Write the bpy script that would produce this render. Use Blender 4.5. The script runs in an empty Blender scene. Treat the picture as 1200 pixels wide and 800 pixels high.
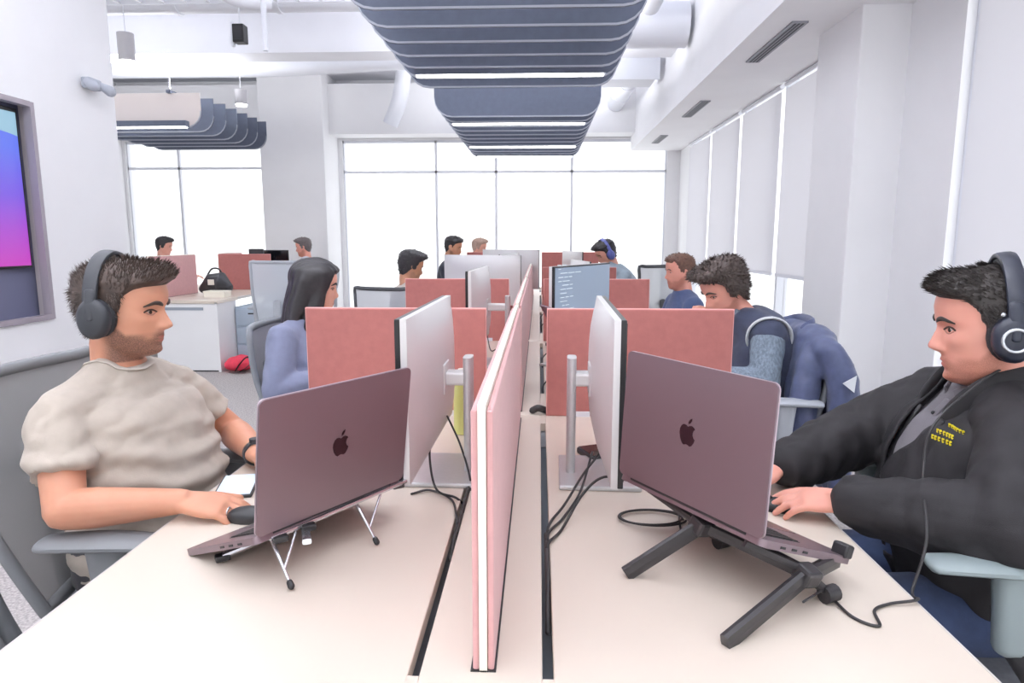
import bpy, bmesh, math, random
import numpy as np
from mathutils import Vector, Matrix, Euler
random.seed(7); np.random.seed(7)
scene = bpy.context.scene
COL = scene.collection
R = math.radians
PI = math.pi

# ------------------------------------------------------------------ camera
cam_d = bpy.data.cameras.new('camera'); cam = bpy.data.objects.new('camera', cam_d); COL.objects.link(cam)
cam.location = (0, 0, 1.33)
cam.rotation_euler = (PI/2 - math.atan(119/780), 0, math.atan(32*math.cos(math.atan(119/780))/780))
cam_d.sensor_width = 36; cam_d.lens = 23.4; cam_d.clip_start = .02
scene.camera = cam

# ------------------------------------------------------------------ world, light, exposure
w = bpy.data.worlds.new('world'); scene.world = w; w.use_nodes = True
nt = w.node_tree; bg = nt.nodes['Background']
tc = nt.nodes.new('ShaderNodeTexCoord'); sp = nt.nodes.new('ShaderNodeSeparateXYZ'); rp = nt.nodes.new('ShaderNodeValToRGB')
nt.links.new(tc.outputs['Generated'], sp.inputs[0])
nt.links.new(sp.outputs['Z'], rp.inputs[0]); nt.links.new(rp.outputs[0], bg.inputs[0])
rp.color_ramp.elements[0].position = 0.0; rp.color_ramp.elements[0].color = (.96, .98, 1, 1)
rp.color_ramp.elements[1].position = 1.0; rp.color_ramp.elements[1].color = (.90, .94, 1, 1)
bg.inputs[1].default_value = 1.25
scene.view_settings.view_transform = 'Standard'; scene.view_settings.look = 'None'
scene.view_settings.exposure = 0.58; scene.view_settings.gamma = 1
# added fill lights without fixtures, shining up to brighten the ceiling and walls
for i_, (x_, y_, e_) in enumerate(((-.22, -1.2, 42), (-.22, .9, 42), (-.22, 2.7, 42), (-.22, 5.0, 36), (-.22, 7.02, 34), (-.22, 8.72, 40), (-4.43, 7.3, 52), (-1.9, .5, 42), (-1.9, 3.0, 36))):
    ld = bpy.data.lights.new('fill_uplight', 'AREA'); ld.shape = 'RECTANGLE'; ld.size = 1.34; ld.size_y = .12; ld.energy = e_; ld.color = (.97, .98, 1)
    lo_ = bpy.data.objects.new('fill_uplight', ld); COL.objects.link(lo_); lo_.location = (x_, y_, 2.93); lo_.rotation_euler = (PI, 0, 0)
scene.cycles.max_bounces = 8; scene.cycles.diffuse_bounces = 5; scene.cycles.transparent_max_bounces = 16
scene.cycles.use_denoising = True
scene.cycles.sample_clamp_indirect = 4

# ------------------------------------------------------------------ materials
def lin(c):
    return tuple(((v/255)/12.92 if v/255 <= .04045 else ((v/255+.055)/1.055)**2.4) for v in c) + (1,)
MATS = {}
def mat(name, rgb, rough=.6, metal=0, nscale=0, namt=.12, bump=0, bscale=None, spec=.5, alpha=1, emit=None, estr=0, stretch=None, sheen=0):
    if name in MATS: return MATS[name]
    m = bpy.data.materials.new(name); m.use_nodes = True; t = m.node_tree; b = t.nodes['Principled BSDF']
    c = lin(rgb)
    b.inputs['Base Color'].default_value = c; b.inputs['Roughness'].default_value = rough; b.inputs['Metallic'].default_value = metal
    b.inputs['Specular IOR Level'].default_value = spec; b.inputs['Alpha'].default_value = alpha
    if sheen: b.inputs['Sheen Weight'].default_value = sheen
    if emit: b.inputs['Emission Color'].default_value = lin(emit); b.inputs['Emission Strength'].default_value = estr
    if nscale or bump:
        tc = t.nodes.new('ShaderNodeTexCoord'); mp = t.nodes.new('ShaderNodeMapping'); t.links.new(tc.outputs['Object'], mp.inputs[0])
        if stretch: mp.inputs['Scale'].default_value = stretch
    if nscale:
        n = t.nodes.new('ShaderNodeTexNoise'); n.inputs['Scale'].default_value = nscale; n.inputs['Detail'].default_value = 5
        t.links.new(mp.outputs[0], n.inputs['Vector'])
        r = t.nodes.new('ShaderNodeValToRGB'); t.links.new(n.outputs['Fac'], r.inputs[0])
        r.color_ramp.elements[0].position = .3; r.color_ramp.elements[1].position = .7
        r.color_ramp.elements[0].color = tuple(max(0, v*(1-namt)) for v in c[:3])+(1,)
        r.color_ramp.elements[1].color = tuple(min(1, v*(1+namt)) for v in c[:3])+(1,)
        t.links.new(r.outputs[0], b.inputs['Base Color'])
    if bump:
        n2 = t.nodes.new('ShaderNodeTexNoise'); n2.inputs['Scale'].default_value = bscale or 200; n2.inputs['Detail'].default_value = 3
        t.links.new(mp.outputs[0], n2.inputs['Vector'])
        bp = t.nodes.new('ShaderNodeBump'); bp.inputs['Strength'].default_value = bump; bp.inputs['Distance'].default_value = .002
        t.links.new(n2.outputs['Fac'], bp.inputs['Height']); t.links.new(bp.outputs[0], b.inputs['Normal'])
    MATS[name] = m; return m
def emission(name, rgb, s):
    if name in MATS: return MATS[name]
    m = bpy.data.materials.new(name); m.use_nodes = True; t = m.node_tree; t.nodes.clear()
    e = t.nodes.new('ShaderNodeEmission'); o = t.nodes.new('ShaderNodeOutputMaterial')
    e.inputs[0].default_value = lin(rgb); e.inputs[1].default_value = s; t.links.new(e.outputs[0], o.inputs[0]); MATS[name] = m; return m
def glass_mat():
    m = bpy.data.materials.new('window_glass'); m.use_nodes = True; t = m.node_tree; t.nodes.clear()
    tr = t.nodes.new('ShaderNodeBsdfTransparent'); g = t.nodes.new('ShaderNodeBsdfGlossy'); g.inputs['Roughness'].default_value = .02
    mx = t.nodes.new('ShaderNodeMixShader'); mx.inputs[0].default_value = .06; o = t.nodes.new('ShaderNodeOutputMaterial')
    t.links.new(tr.outputs[0], mx.inputs[1]); t.links.new(g.outputs[0], mx.inputs[2]); t.links.new(mx.outputs[0], o.inputs[0]); return m
def mesh_cloth(name, rgb, see):
    m = bpy.data.materials.new(name); m.use_nodes = True; t = m.node_tree; b = t.nodes['Principled BSDF']
    b.inputs['Base Color'].default_value = lin(rgb); b.inputs['Roughness'].default_value = .7
    tr = t.nodes.new('ShaderNodeBsdfTransparent'); mx = t.nodes.new('ShaderNodeMixShader'); mx.inputs[0].default_value = see
    t.links.new(b.outputs[0], mx.inputs[1]); t.links.new(tr.outputs[0], mx.inputs[2]); t.links.new(mx.outputs[0], t.nodes['Material Output'].inputs[0]); return m
def blind_mat():
    m = bpy.data.materials.new('roller_blind_fabric'); m.use_nodes = True; t = m.node_tree; t.nodes.clear()
    d = t.nodes.new('ShaderNodeBsdfDiffuse'); d.inputs[0].default_value = lin((212, 214, 220))
    tl = t.nodes.new('ShaderNodeBsdfTranslucent'); tl.inputs[0].default_value = lin((240, 238, 240))
    mx = t.nodes.new('ShaderNodeMixShader'); mx.inputs[0].default_value = .62; o = t.nodes.new('ShaderNodeOutputMaterial')
    t.links.new(d.outputs[0], mx.inputs[1]); t.links.new(tl.outputs[0], mx.inputs[2]); t.links.new(mx.outputs[0], o.inputs[0]); return m
WHITE = mat('white_wall_paint', (241, 241, 243), .75, nscale=3, namt=.015)
CEIL = mat('white_ceiling_paint', (233, 234, 240), .85, nscale=2, namt=.03)
SERV = mat('painted_service_metal', (226, 228, 235), .55)
DESK = mat('warm_white_laminate', (221, 209, 196), .32, nscale=4, namt=.012, spec=.4)
PINK = mat('dusty_pink_felt', (172, 108, 103), .9, nscale=40, namt=.05, bump=.25, bscale=600, sheen=.2)
PINKL = mat('pale_pink_felt', (208, 160, 160), .9, nscale=40, namt=.04, bump=.2, bscale=600, sheen=.2)
CORE = mat('white_edge_banding', (244, 238, 226), .5)
SLATE = mat('slate_acoustic_felt', (98, 105, 122), .92, nscale=20, namt=.05, sheen=.15)
SLATEEDGE = mat('slate_felt_cut_edge', (176, 180, 190), .92)
BEIGE = mat('beige_acoustic_felt', (218, 208, 204), .9)
SILVER = mat('silver_monitor_plastic', (214, 213, 214), .38, metal=.25)
ALU = mat('brushed_aluminium', (200, 200, 202), .36, metal=.4, nscale=60, namt=.05, stretch=(1, 12, 1))
BEZEL = mat('black_bezel', (28, 28, 31), .35)
SCREEN = mat('dark_screen_glass', (20, 22, 28), .12)
GREYL = mat('space_grey_aluminium', (134, 118, 125), .38, metal=.7)
LOGO = mat('polished_logo', (58, 38, 46), .15, metal=.6)
BLACKP = mat('black_plastic', (34, 34, 37), .45)
DARKM = mat('dark_grey_metal', (62, 62, 66), .4, metal=.5)
CHG = mat('grey_chair_plastic', (128, 132, 138), .5)
CHL = mat('light_grey_chair_plastic', (172, 176, 184), .5)
CABLE = mat('black_cable_rubber', (42, 40, 42), .5)
BLIND = blind_mat(); GLASS = glass_mat()
LAMPW = emission('lamp_diffuser', (255, 252, 248), 9)

# ------------------------------------------------------------------ mesh helpers
class G:                       # vertex / face collector
    def __init__(s): s.v = []; s.f = []
    def add(s, V, F):
        o = len(s.v); s.v += [tuple(map(float, p)) for p in V]; s.f += [tuple(i+o for i in f) for f in F]; return s
def rotm(rx=0, ry=0, rz=0): return np.array(Euler((rx, ry, rz)).to_matrix())
def box(c, s, rot=None, g=None, bev=0):
    g = g or G(); hx, hy, hz = [v/2 for v in s]
    if bev <= 0:
        V = np.array([(x, y, z) for x in (-hx, hx) for y in (-hy, hy) for z in (-hz, hz)])
        F = [(0, 1, 3, 2), (4, 6, 7, 5), (0, 4, 5, 1), (2, 3, 7, 6), (0, 2, 6, 4), (1, 5, 7, 3)]
    else:
        bm = bmesh.new(); bmesh.ops.create_cube(bm, size=1); bmesh.ops.scale(bm, vec=s, verts=bm.verts)
        bmesh.ops.bevel(bm, geom=bm.edges[:], offset=bev, segments=2, affect='EDGES', profile=.5)
        bm.verts.ensure_lookup_table(); V = np.array([v.co[:] for v in bm.verts]); F = [tuple(v.index for v in f.verts) for f in bm.faces]; bm.free()
    if rot is not None: V = V @ np.asarray(rot).T
    return g.add(V + np.array(c), F)
def crom(P, n=6):
    P = [np.array(p, float) for p in P]
    if len(P) < 3: return P
    Q = [2*P[0]-P[1]] + P + [2*P[-1]-P[-2]]; out = []
    for i in range(1, len(Q)-2):
        for k in range(n):
            t = k/n; a, b, c, d = Q[i-1], Q[i], Q[i+1], Q[i+2]
            out.append(.5*((2*b)+(-a+c)*t+(2*a-5*b+4*c-d)*t*t+(-a+3*b-3*c+d)*t**3))
    out.append(P[-1]); return out
def tube(P, rad, k=10, g=None, ref=None, smooth=0, round_=True, se=2.0):
    """closed tube, rad: scalar or per-point scalar / (ru, rv); ref = direction of the u radius"""
    g = g or G(); P = [np.array(p, float) for p in P]
    rr = [(r, r) if np.isscalar(r) else tuple(r) for r in (rad if isinstance(rad, (list, tuple)) and not (len(rad) == 2 and np.isscalar(rad[0]) and len(P) != 2) else [rad]*len(P))]
    if smooth:
        X = [np.concatenate([p, r]) for p, r in zip(P, rr)]; X = crom(X, smooth); P = [x[:3] for x in X]; rr = [(max(x[3], 1e-4), max(x[4], 1e-4)) for x in X]
    n = len(P); T = []
    for i in range(n):
        t = P[min(i+1, n-1)]-P[max(i-1, 0)]; T.append(t/(np.linalg.norm(t)+1e-12))
    u = np.array(ref, float) if ref is not None else (np.array([0, 0, 1.]) if abs(T[0][2]) < .9 else np.array([1., 0, 0]))
    rings = []
    for i in range(n):
        base = np.array(ref, float) if ref is not None else u
        u = base - T[i]*(base @ T[i])
        if np.linalg.norm(u) < 1e-6: u = np.cross(T[i], [1, .3, .2])
        u /= np.linalg.norm(u); v = np.cross(T[i], u)
        rings.append((P[i], u, v, T[i], rr[i][0], rr[i][1]))
    if round_:
        def cap(r, s):
            out = []
            for a in (.35, .75):
                h = min(r[4], r[5]); out.append((r[0]+s*r[3]*h*math.sin(a*PI/2), r[1], r[2], r[3], r[4]*math.cos(a*PI/2), r[5]*math.cos(a*PI/2)))
            return out
        rings = cap(rings[0], -1)[::-1] + rings + cap(rings[-1], 1)
    V = []; F = []
    A = [2*PI*j/k for j in range(k)]
    def sgp(x): return math.copysign(abs(x)**(2/se), x)
    for c, u_, v_, t_, a, b in rings:
        for an in A: V.append(c+u_*a*sgp(math.cos(an))+v_*b*sgp(math.sin(an)))
    m = len(rings)
    for i in range(m-1):
        for j in range(k): F.append((i*k+j, i*k+(j+1) % k, (i+1)*k+(j+1) % k, (i+1)*k+j))
    V.append(rings[0][0]); V.append(rings[-1][0]); a, b = len(V)-2, len(V)-1
    for j in range(k): F.append((a, (j+1) % k, j)); F.append((b, (m-1)*k+j, (m-1)*k+(j+1) % k))
    return g.add(V, F)
def cyl(a, b, r, k=16, g=None): return tube([a, b], [r, r], k, g, round_=False)
def ball(c, r, k=16, g=None, rot=None):
    g = g or G(); r = (r, r, r) if np.isscalar(r) else r; m = k//2; V = []; F = []
    for i in range(m+1):
        ph = PI*i/m
        for j in range(k): V.append((r[0]*math.sin(ph)*math.cos(2*PI*j/k), r[1]*math.sin(ph)*math.sin(2*PI*j/k), r[2]*math.cos(ph)))
    V = np.array(V)
    if rot is not None: V = V @ np.asarray(rot).T
    for i in range(m):
        for j in range(k): F.append((i*k+j, (i+1)*k+j, (i+1)*k+(j+1) % k, i*k+(j+1) % k))
    return g.add(V+np.array(c), F)
def prism(poly, y0, y1, g=None, frame=None):
    """polygon in (a,b) extruded along c; frame(a,b,c)->xyz"""
    g = g or G(); n = len(poly); frame = frame or (lambda a, b, c: (a, c, b))
    V = [frame(a, b, y0) for a, b in poly]+[frame(a, b, y1) for a, b in poly]
    F = [tuple(range(n))[::-1], tuple(range(n, 2*n))]+[(i, (i+1) % n, n+(i+1) % n, n+i) for i in range(n)]
    return g.add(V, F)
ROOTM = {}
def make_mesh(name, g, m, smooth=False, fix=True):
    me = bpy.data.meshes.new(name)
    if isinstance(g, G): me.from_pydata(g.v, [], g.f)
    else: me.from_pydata(g[0], [], g[1])
    if fix:
        bm = bmesh.new(); bm.from_mesh(me); bmesh.ops.remove_doubles(bm, verts=bm.verts, dist=1e-6); bmesh.ops.recalc_face_normals(bm, faces=bm.faces); bm.to_mesh(me); bm.free()
    if m: me.materials.append(m)
    if smooth:
        me.polygons.foreach_set('use_smooth', [True]*len(me.polygons))
        try: me.set_sharp_from_angle(angle=R(48))
        except Exception: pass
    return me
def part(name, g, m, parent=None, smooth=False, label=None, world=False, bev=0):
    """links one mesh object; local coords of its parent unless world=True"""
    me = g if isinstance(g, bpy.types.Mesh) else make_mesh(name, g, m, smooth)
    if isinstance(g, bpy.types.Mesh) and m and not me.materials: me.materials.append(m)
    if world and parent is not None: me.transform(ROOTM[parent.name].inverted())
    o = bpy.data.objects.new(name, me); COL.objects.link(o)
    if parent is not None:
        o.parent = parent
        ROOTM[o.name] = ROOTM[parent.name]
    else: ROOTM[o.name] = Matrix.Identity(4)
    if label: o['label'] = label
    if bev:
        b = o.modifiers.new('bevel', 'BEVEL'); b.width = bev; b.segments = 2; b.limit_method = 'ANGLE'
    return o
def thing(name, label, cat, loc=(0, 0, 0), rz=0, group=None):
    o = bpy.data.objects.new(name, None); COL.objects.link(o); o.location = loc; o.rotation_euler = (0, 0, rz); o.empty_display_size = .1
    o['label'] = label; o['category'] = cat
    if group: o['group'] = group
    ROOTM[o.name] = Matrix.Translation(loc) @ Matrix.Rotation(rz, 4, 'Z'); return o
def tag(o, label, cat, group=None, kind=None):
    o['label'] = label; o['category'] = cat
    if group: o['group'] = group
    if kind: o['kind'] = kind
    return o
def struct(name, g, m, label, cat='structure', smooth=False):
    o = part(name, g, m, smooth=smooth); o['kind'] = 'structure'; o['label'] = label; o['category'] = cat; return o
def copy_tree(o, loc, rz, label, parent=None):
    c = o.copy(); COL.objects.link(c); c.parent = parent
    if parent is None:
        c.location = loc; c.rotation_euler = (0, 0, rz); c['label'] = label; ROOTM[c.name] = Matrix.Translation(loc) @ Matrix.Rotation(rz, 4, 'Z')
    for ch in list(o.children): copy_tree(ch, None, None, None, c)
    return c
def fuse(g, voxel, smooth=1, deform=None):
    me = bpy.data.meshes.new('f'); me.from_pydata(g.v, [], g.f)
    bm = bmesh.new(); bm.from_mesh(me); bmesh.ops.recalc_face_normals(bm, faces=bm.faces); bm.to_mesh(me); bm.free()
    o = bpy.data.objects.new('f', me); COL.objects.link(o)
    md = o.modifiers.new('r', 'REMESH'); md.mode = 'VOXEL'; md.voxel_size = voxel; md.use_smooth_shade = True
    if smooth:
        s = o.modifiers.new('s', 'SMOOTH'); s.iterations = smooth; s.factor = .5
    dg = bpy.context.evaluated_depsgraph_get(); ev = o.evaluated_get(dg); out = bpy.data.meshes.new_from_object(ev)
    bpy.data.objects.remove(o); bpy.data.meshes.remove(me)
    if deform:
        n = len(out.vertices); co = np.empty(n*3); no = np.empty(n*3)
        out.vertices.foreach_get('co', co); out.vertices.foreach_get('normal', no)
        co = deform(co.reshape(-1, 3), no.reshape(-1, 3)); out.vertices.foreach_set('co', co.ravel())
    out.update(); return out
def snoise(P, f, seed=0, stretch=(1, 1, 1)):
    rs = np.random.RandomState(seed); P = P*np.array(stretch)*f; o = np.zeros(len(P))
    for i in range(6):
        d = rs.normal(size=3); d /= np.linalg.norm(d); ph = rs.rand()*6.28; k = .7+rs.rand()*1.3
        o += np.sin(P@d*k+ph+1.7*np.sin(P@np.roll(d, 1)*k*.7+ph*2))
    return o/6

# ================================================================== STRUCTURE
YF = 10.6; ZC = 3.75; XL = -3.0; XR = 2.15
CARPET = mat('grey_loop_carpet', (178, 172, 170), .95, nscale=90, namt=.35, bump=.8, bscale=400)
struct('floor', box((-2.2, 3.9, -.05), (9.0, 13.6, .1)), CARPET, 'pale grey speckled carpet floor of the open office', 'floor')
struct('ceiling', box((-2.2, 3.9, ZC+.05), (9.0, 13.6, .1)), CEIL, 'white painted open ceiling slab above the desks', 'ceiling')
# left wall slab with niche for the screen
g = G()
x0, x1 = XL-.3, XL
ny0, ny1, nz0, nz1 = 2.53, 3.98, .845, 2.135
yl0, yl1 = -2.6, 4.78
box(((x0+x1)/2, (yl0+ny0)/2, ZC/2), (.3, ny0-yl0, ZC), g=g); box(((x0+x1)/2, (ny1+yl1)/2, ZC/2), (.3, yl1-ny1, ZC), g=g)
box(((x0+x1)/2, (ny0+ny1)/2, nz0/2), (.3, ny1-ny0, nz0), g=g); box(((x0+x1)/2, (ny0+ny1)/2, (nz1+ZC)/2), (.3, ny1-ny0, ZC-nz1), g=g)
box((x0+.02, (ny0+ny1)/2, (nz0+nz1)/2), (.04, ny1-ny0, nz1-nz0), g=g)
struct('wall_left', g, WHITE, 'white wall on the left with the recessed display', 'wall')
struct('baseboard_left', box((XL+.006, (yl0+yl1)/2, .05), (.012, yl1-yl0, .1)), mat('grey_baseboard', (150, 152, 158), .6), 'grey baseboard along the left wall', 'baseboard')
# far wall pieces
def wall_piece(g, xa, xb, za, zb, y=YF, t=.25): box(((xa+xb)/2, y+t/2, (za+zb)/2), (xb-xa, t, zb-za), g=g)
WH = 2.86
g = G(); wall_piece(g, -6.7, XR+.3, WH, ZC); wall_piece(g, -6.7, XR+.3, 0, .12)
wall_piece(g, -6.7, -6.55, .12, WH); wall_piece(g, -4.22, -3.08, .12, WH); wall_piece(g, 1.95, XR+.3, .12, WH)
struct('wall_far', g, WHITE, 'white far wall around the bright windows', 'wall')
struct('trim_1', box((-3.62, YF-.35, ZC/2), (.95, .7, ZC), bev=.01), WHITE, 'white square column between the far windows', 'column')
def window(n, xa, xb, muls, trans, label):
    root = thing('window_%d' % n, label, 'window', ((xa+xb)/2, YF+.06, .12)); root['kind'] = 'structure'
    xs = [xa]+muls+[xb]
    for x in xs: part('window_mullion', box((x-(xa+xb)/2, 0, (WH-.12)/2), (.036, .06, WH-.12)), SERV, root)
    for z in [.02]+trans+[WH-.14]: part('window_rail', box((0, 0, z), (xb-xa, .06, .036)), SERV, root)
    zz = [0]+trans+[WH-.12]
    for i in range(len(xs)-1):
        for j in range(len(zz)-1):
            part('window_pane', box(((xs[i]+xs[i+1])/2-(xa+xb)/2, .02, (zz[j]+zz[j+1])/2), (xs[i+1]-xs[i]-.05, .008, zz[j+1]-zz[j]-.04)), GLASS, root)
window(1, -6.55, -4.22, [-5.72], [2.33], 'tall bright window left of the white column')
window(2, -3.08, 1.95, [-1.62, -.68, .5], [2.26], 'wide bright far window behind the central desks')
# right wall: piers and window bays along x = XR
g = G()
def rw(ya, yb, za, zb): box((XR+.125, (ya+yb)/2, (za+zb)/2), (.25, yb-ya, zb-za), g=g)
rw(-2.6, YF+.25, 2.78, ZC); rw(-2.6, YF+.25, 0, .12); rw(3.66, 4.2, .12, 2.78); rw(4.2, 5.12, .12, 2.78); rw(9.9, YF+.25, .12, 2.78); rw(-2.6, -1.2, .12, 2.78)
struct('wall_right', g, WHITE, 'white wall on the right holding the blinds', 'wall')
struct('trim_2', box((XR-.1, 4.5, ZC/2), (.36, .62, ZC), bev=.008), WHITE, 'white column on the right between the window bays', 'column')
g = box((1.78, (-2.6+YF)/2, (2.68+ZC)/2), (.78, YF+2.6, ZC-2.68))
struct('trim_3', g, WHITE, 'long white bulkhead with slot vents above the right windows', 'bulkhead')
def rwindow(n, ya, yb, muls, label):
    root = thing('window_%d' % n, label, 'window', (XR+.1, (ya+yb)/2, .12)); root['kind'] = 'structure'
    ys = [ya]+muls+[yb]; yc = (ya+yb)/2; H = 2.66
    for y in ys: part('window_mullion', box((0, y-yc, H/2), (.1, .05, H)), SERV, root)
    for z in (.02, H-.02): part('window_rail', box((0, 0, z), (.08, yb-ya, .05)), SERV, root)
    for i in range(len(ys)-1): part('window_pane', box((.02, (ys[i]+ys[i+1])/2-yc, H/2), (.008, ys[i+1]-ys[i]-.05, H-.06)), GLASS, root)
rwindow(3, 5.12, 9.9, [6.3, 7.5, 8.7], 'run of tall windows behind the far right blinds')
rwindow(4, -1.2, 3.66, [.4, 2.0], 'large window behind the nearest blind at right')
# roller blinds
def blind(ya, yb, z0, z1, label, x=XR-.02):
    root = thing('roller_blind', label, 'blind', (x, (ya+yb)/2, z1), 0, 'roller blinds on the right windows')
    part('blind_fabric', box((0, 0, (z0-z1)/2-.03), (.004, yb-ya, z1-z0-.06)), BLIND, root)
    part('blind_roller', cyl((.0, -(yb-ya)/2, -.02), (.0, (yb-ya)/2, -.02), .02), SERV, root, smooth=True)
    part('hem_bar', box((0, 0, z0-z1), (.014, yb-ya, .03)), SERV, root)
bl = [(5.2, 6.12, 'grey roller blind nearest beyond the white column'), (6.22, 7.36, 'second roller blind beyond the white column'), (7.46, 8.6, 'third roller blind beyond the white column'), (8.7, 9.85, 'farthest roller blind near the corner')]
for a, b, l in bl: blind(a, b, 1.02, 2.68, l)
blind(.2, 3.52, 1.0, 2.68, 'huge grey roller blind behind the man in black jacket')
# side wall closing the left wing far away
struct('wall_back', box((-6.7, 7.6, ZC/2), (.2, 6.5, ZC)), WHITE, 'white side wall of the left wing', 'wall')
# ceiling beams and far bulkhead
g = box((-2.2, 7.35, 3.5), (9, .35, .5)); struct('trim_4', g, CEIL, 'painted ceiling beam crossing the room', 'beam')
g = box((-2.2, YF-.22, 3.25), (9, .4, .72)); struct('trim_5', g, WHITE, 'bulkhead running above the far windows', 'bulkhead')
g = box((-2.2, 4.2, 3.58), (9, .3, .36)); struct('trim_6', g, CEIL, 'nearer ceiling beam crossing the room', 'beam')

# ------------------------------------------------------------------ ceiling services
for i, (y, l) in enumerate(((4.95, 'slot air vent nearest in the right bulkhead'), (7.3, 'middle slot air vent in the right bulkhead'), (9.4, 'farthest slot air vent in the right bulkhead'))):
    L = (.95, .85, .7)[i]; root = thing('slot_vent', l, 'vent', (1.62, y, 2.675), 0, 'slot vents in the right bulkhead')
    part('vent_frame', box((0, 0, 0), (.1, L, .012)), mat('vent_grey', (150, 152, 160), .5), root)
    for dx in (-.024, .0, .024): part('vent_slot', box((dx, 0, -.005), (.013, L-.03, .006)), mat('vent_dark', (66, 66, 72), .6), root)
def duct(pts, r, label, name='air_duct', cat='duct', rings=True, k=20):
    root = thing(name, label, cat, pts[0]); p0 = np.array(pts[0]); P = [np.array(p)-p0 for p in pts]
    part('duct_body', tube(P, [r]*len(P), k, smooth=6 if len(P) > 2 else 0, round_=False), SERV, root, smooth=True)
    if rings:
        n = int(np.linalg.norm(P[-1]-P[0])/1.1)
        for i in range(1, n+1):
            c = P[0]+(P[-1]-P[0])*i/(n+1); d = (P[-1]-P[0])/np.linalg.norm(P[-1]-P[0])
            if len(P) == 2: part('duct_collar', tube([c-d*.02, c+d*.02], [r+.012]*2, k, round_=False), SERV, root, smooth=True)
    return root
duct([(-6, 6.2, 3.45), (-1.4, 6.2, 3.45)], .12, 'round white duct crossing the ceiling at left')
duct([(.8, 6.6, 3.3), (1.35, 6.6, 3.3)], .2, 'short fat round duct right of the central baffles')
duct([(.95, 3.5, 3.35), (.95, 6.2, 3.35)], .09, 'slim white duct running along the ceiling at right')
duct([(-5.8, 8.5, 3.42), (-4.3, 8.5, 3.42), (-3.2, 8.4, 3.4), (-1.5, 8.3, 3.45)], .1, 'bent flexible white duct at far left', rings=False)
duct([(-2.45, 3.0, 3.3), (-2.45, 4.7, 3.3), (-2.3, 5.1, 3.1), (-2.05, 5.3, 3.1)], .05, 'white bent pipe near the left column', 'ceiling_pipe', 'pipe', False, 12)
duct([(-6, 4.75, 3.2), (-1.2, 4.75, 3.2)], .03, 'thin straight white pipe crossing at left', 'ceiling_pipe', 'pipe', False, 10)
duct([(-6, 5.3, 3.3), (-1.2, 5.35, 3.3)], .022, 'thinner white pipe just behind the straight one', 'ceiling_pipe', 'pipe', False, 10)
duct([(-1.985, 5.0, 3.75), (-1.985, 5.0, 2.68)], .02, 'vertical white drop pipe hanging left of the baffles', 'drop_pipe', 'pipe', False, 10)
duct([(1.1, 8.0, 3.3), (1.1, 10.3, 3.3)], .12, 'round duct at far right by the bulkhead')
duct([(-1.9, 9.75, 3.76), (-2.0, 9.8, 3.3), (-2.15, 9.85, 2.97)], .11, 'curved white duct stub near the far window', rings=False)
root = thing('cable_tray', 'white ceiling cable tray crossing near the top edge', 'cable tray', (-3.6, 5.7, 3.3))
for s in (-.1, .1): part('tray_rail', box((0, s, 0), (4.6, .012, .05)), SERV, root)
for i in range(24): part('tray_rung', box((-2.2+i*.19, 0, -.015), (.02, .2, .012)), SERV, root)
root = thing('vent_box', 'square white ventilation box right of the baffles', 'vent', (1.0, 8.1, 3.15))
part('box_body', box((0, 0, .15), (.6, .5, .35)), SERV, root); part('box_flange', box((0, -.26, .15), (.66, .02, .4)), SERV, root)
root = thing('vent_box', 'flat white ventilation box above the right desks', 'vent', (1.05, 5.4, 3.3))
part('box_body', box((0, 0, .1), (.55, .7, .25)), SERV, root); part('box_flange', box((0, -.36, .1), (.6, .02, .3)), SERV, root)
root = thing('ceiling_speaker', 'small black speaker box high at left', 'speaker', (-2.6, 6.0, 3.02))
part('speaker_case', box((0, 0, .07), (.1, .1, .15), bev=.008), BLACKP, root); part('speaker_grille', box((0, -.052, .07), (.07, .006, .11)), DARKM, root)
part('hanger_rod', cyl((0, 0, .14), (0, 0, .73), .005, 8), SERV, root); part('mount_plate', box((-.065, 0, .07), (.02, .04, .2)), SERV, root)
for x, y, z, l in ((-3.62, 6.0, 2.86, 'white cylinder pendant lamp beside the left wall'), (-3.5, 8.0, 2.88, 'white cylinder pendant lamp hanging above the far baffles')):
    root = thing('pendant_lamp', l, 'lamp', (x, y, z), 0, 'white cylinder pendants')
    h = .25 if y < 7 else .18
    part('lamp_shade', cyl((0, 0, .02), (0, 0, h), .068, 24), mat('lamp_grey_shade', (196, 194, 198), .5), root, smooth=True)
    part('diffuser', cyl((0, 0, 0), (0, 0, .03), .06, 24), LAMPW, root, smooth=True)
    part('cord', cyl((0, 0, h), (0, 0, ZC-z), .005, 8), SERV, root)
root = thing('emergency_light', 'small grey twin-head emergency light on the left wall', 'light', (XL, 4.5, 2.35))
EG = mat('grey_fitting', (170, 174, 184), .5)
part('light_case', box((.03, 0, .0), (.06, .13, .07), bev=.01), EG, root)
for s in (-1, 1): part('lamp_head', tube([(.05, s*.07, .0), (.10, s*.085, -.03)], [.024, .036], 14), EG, root, smooth=True)

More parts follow.
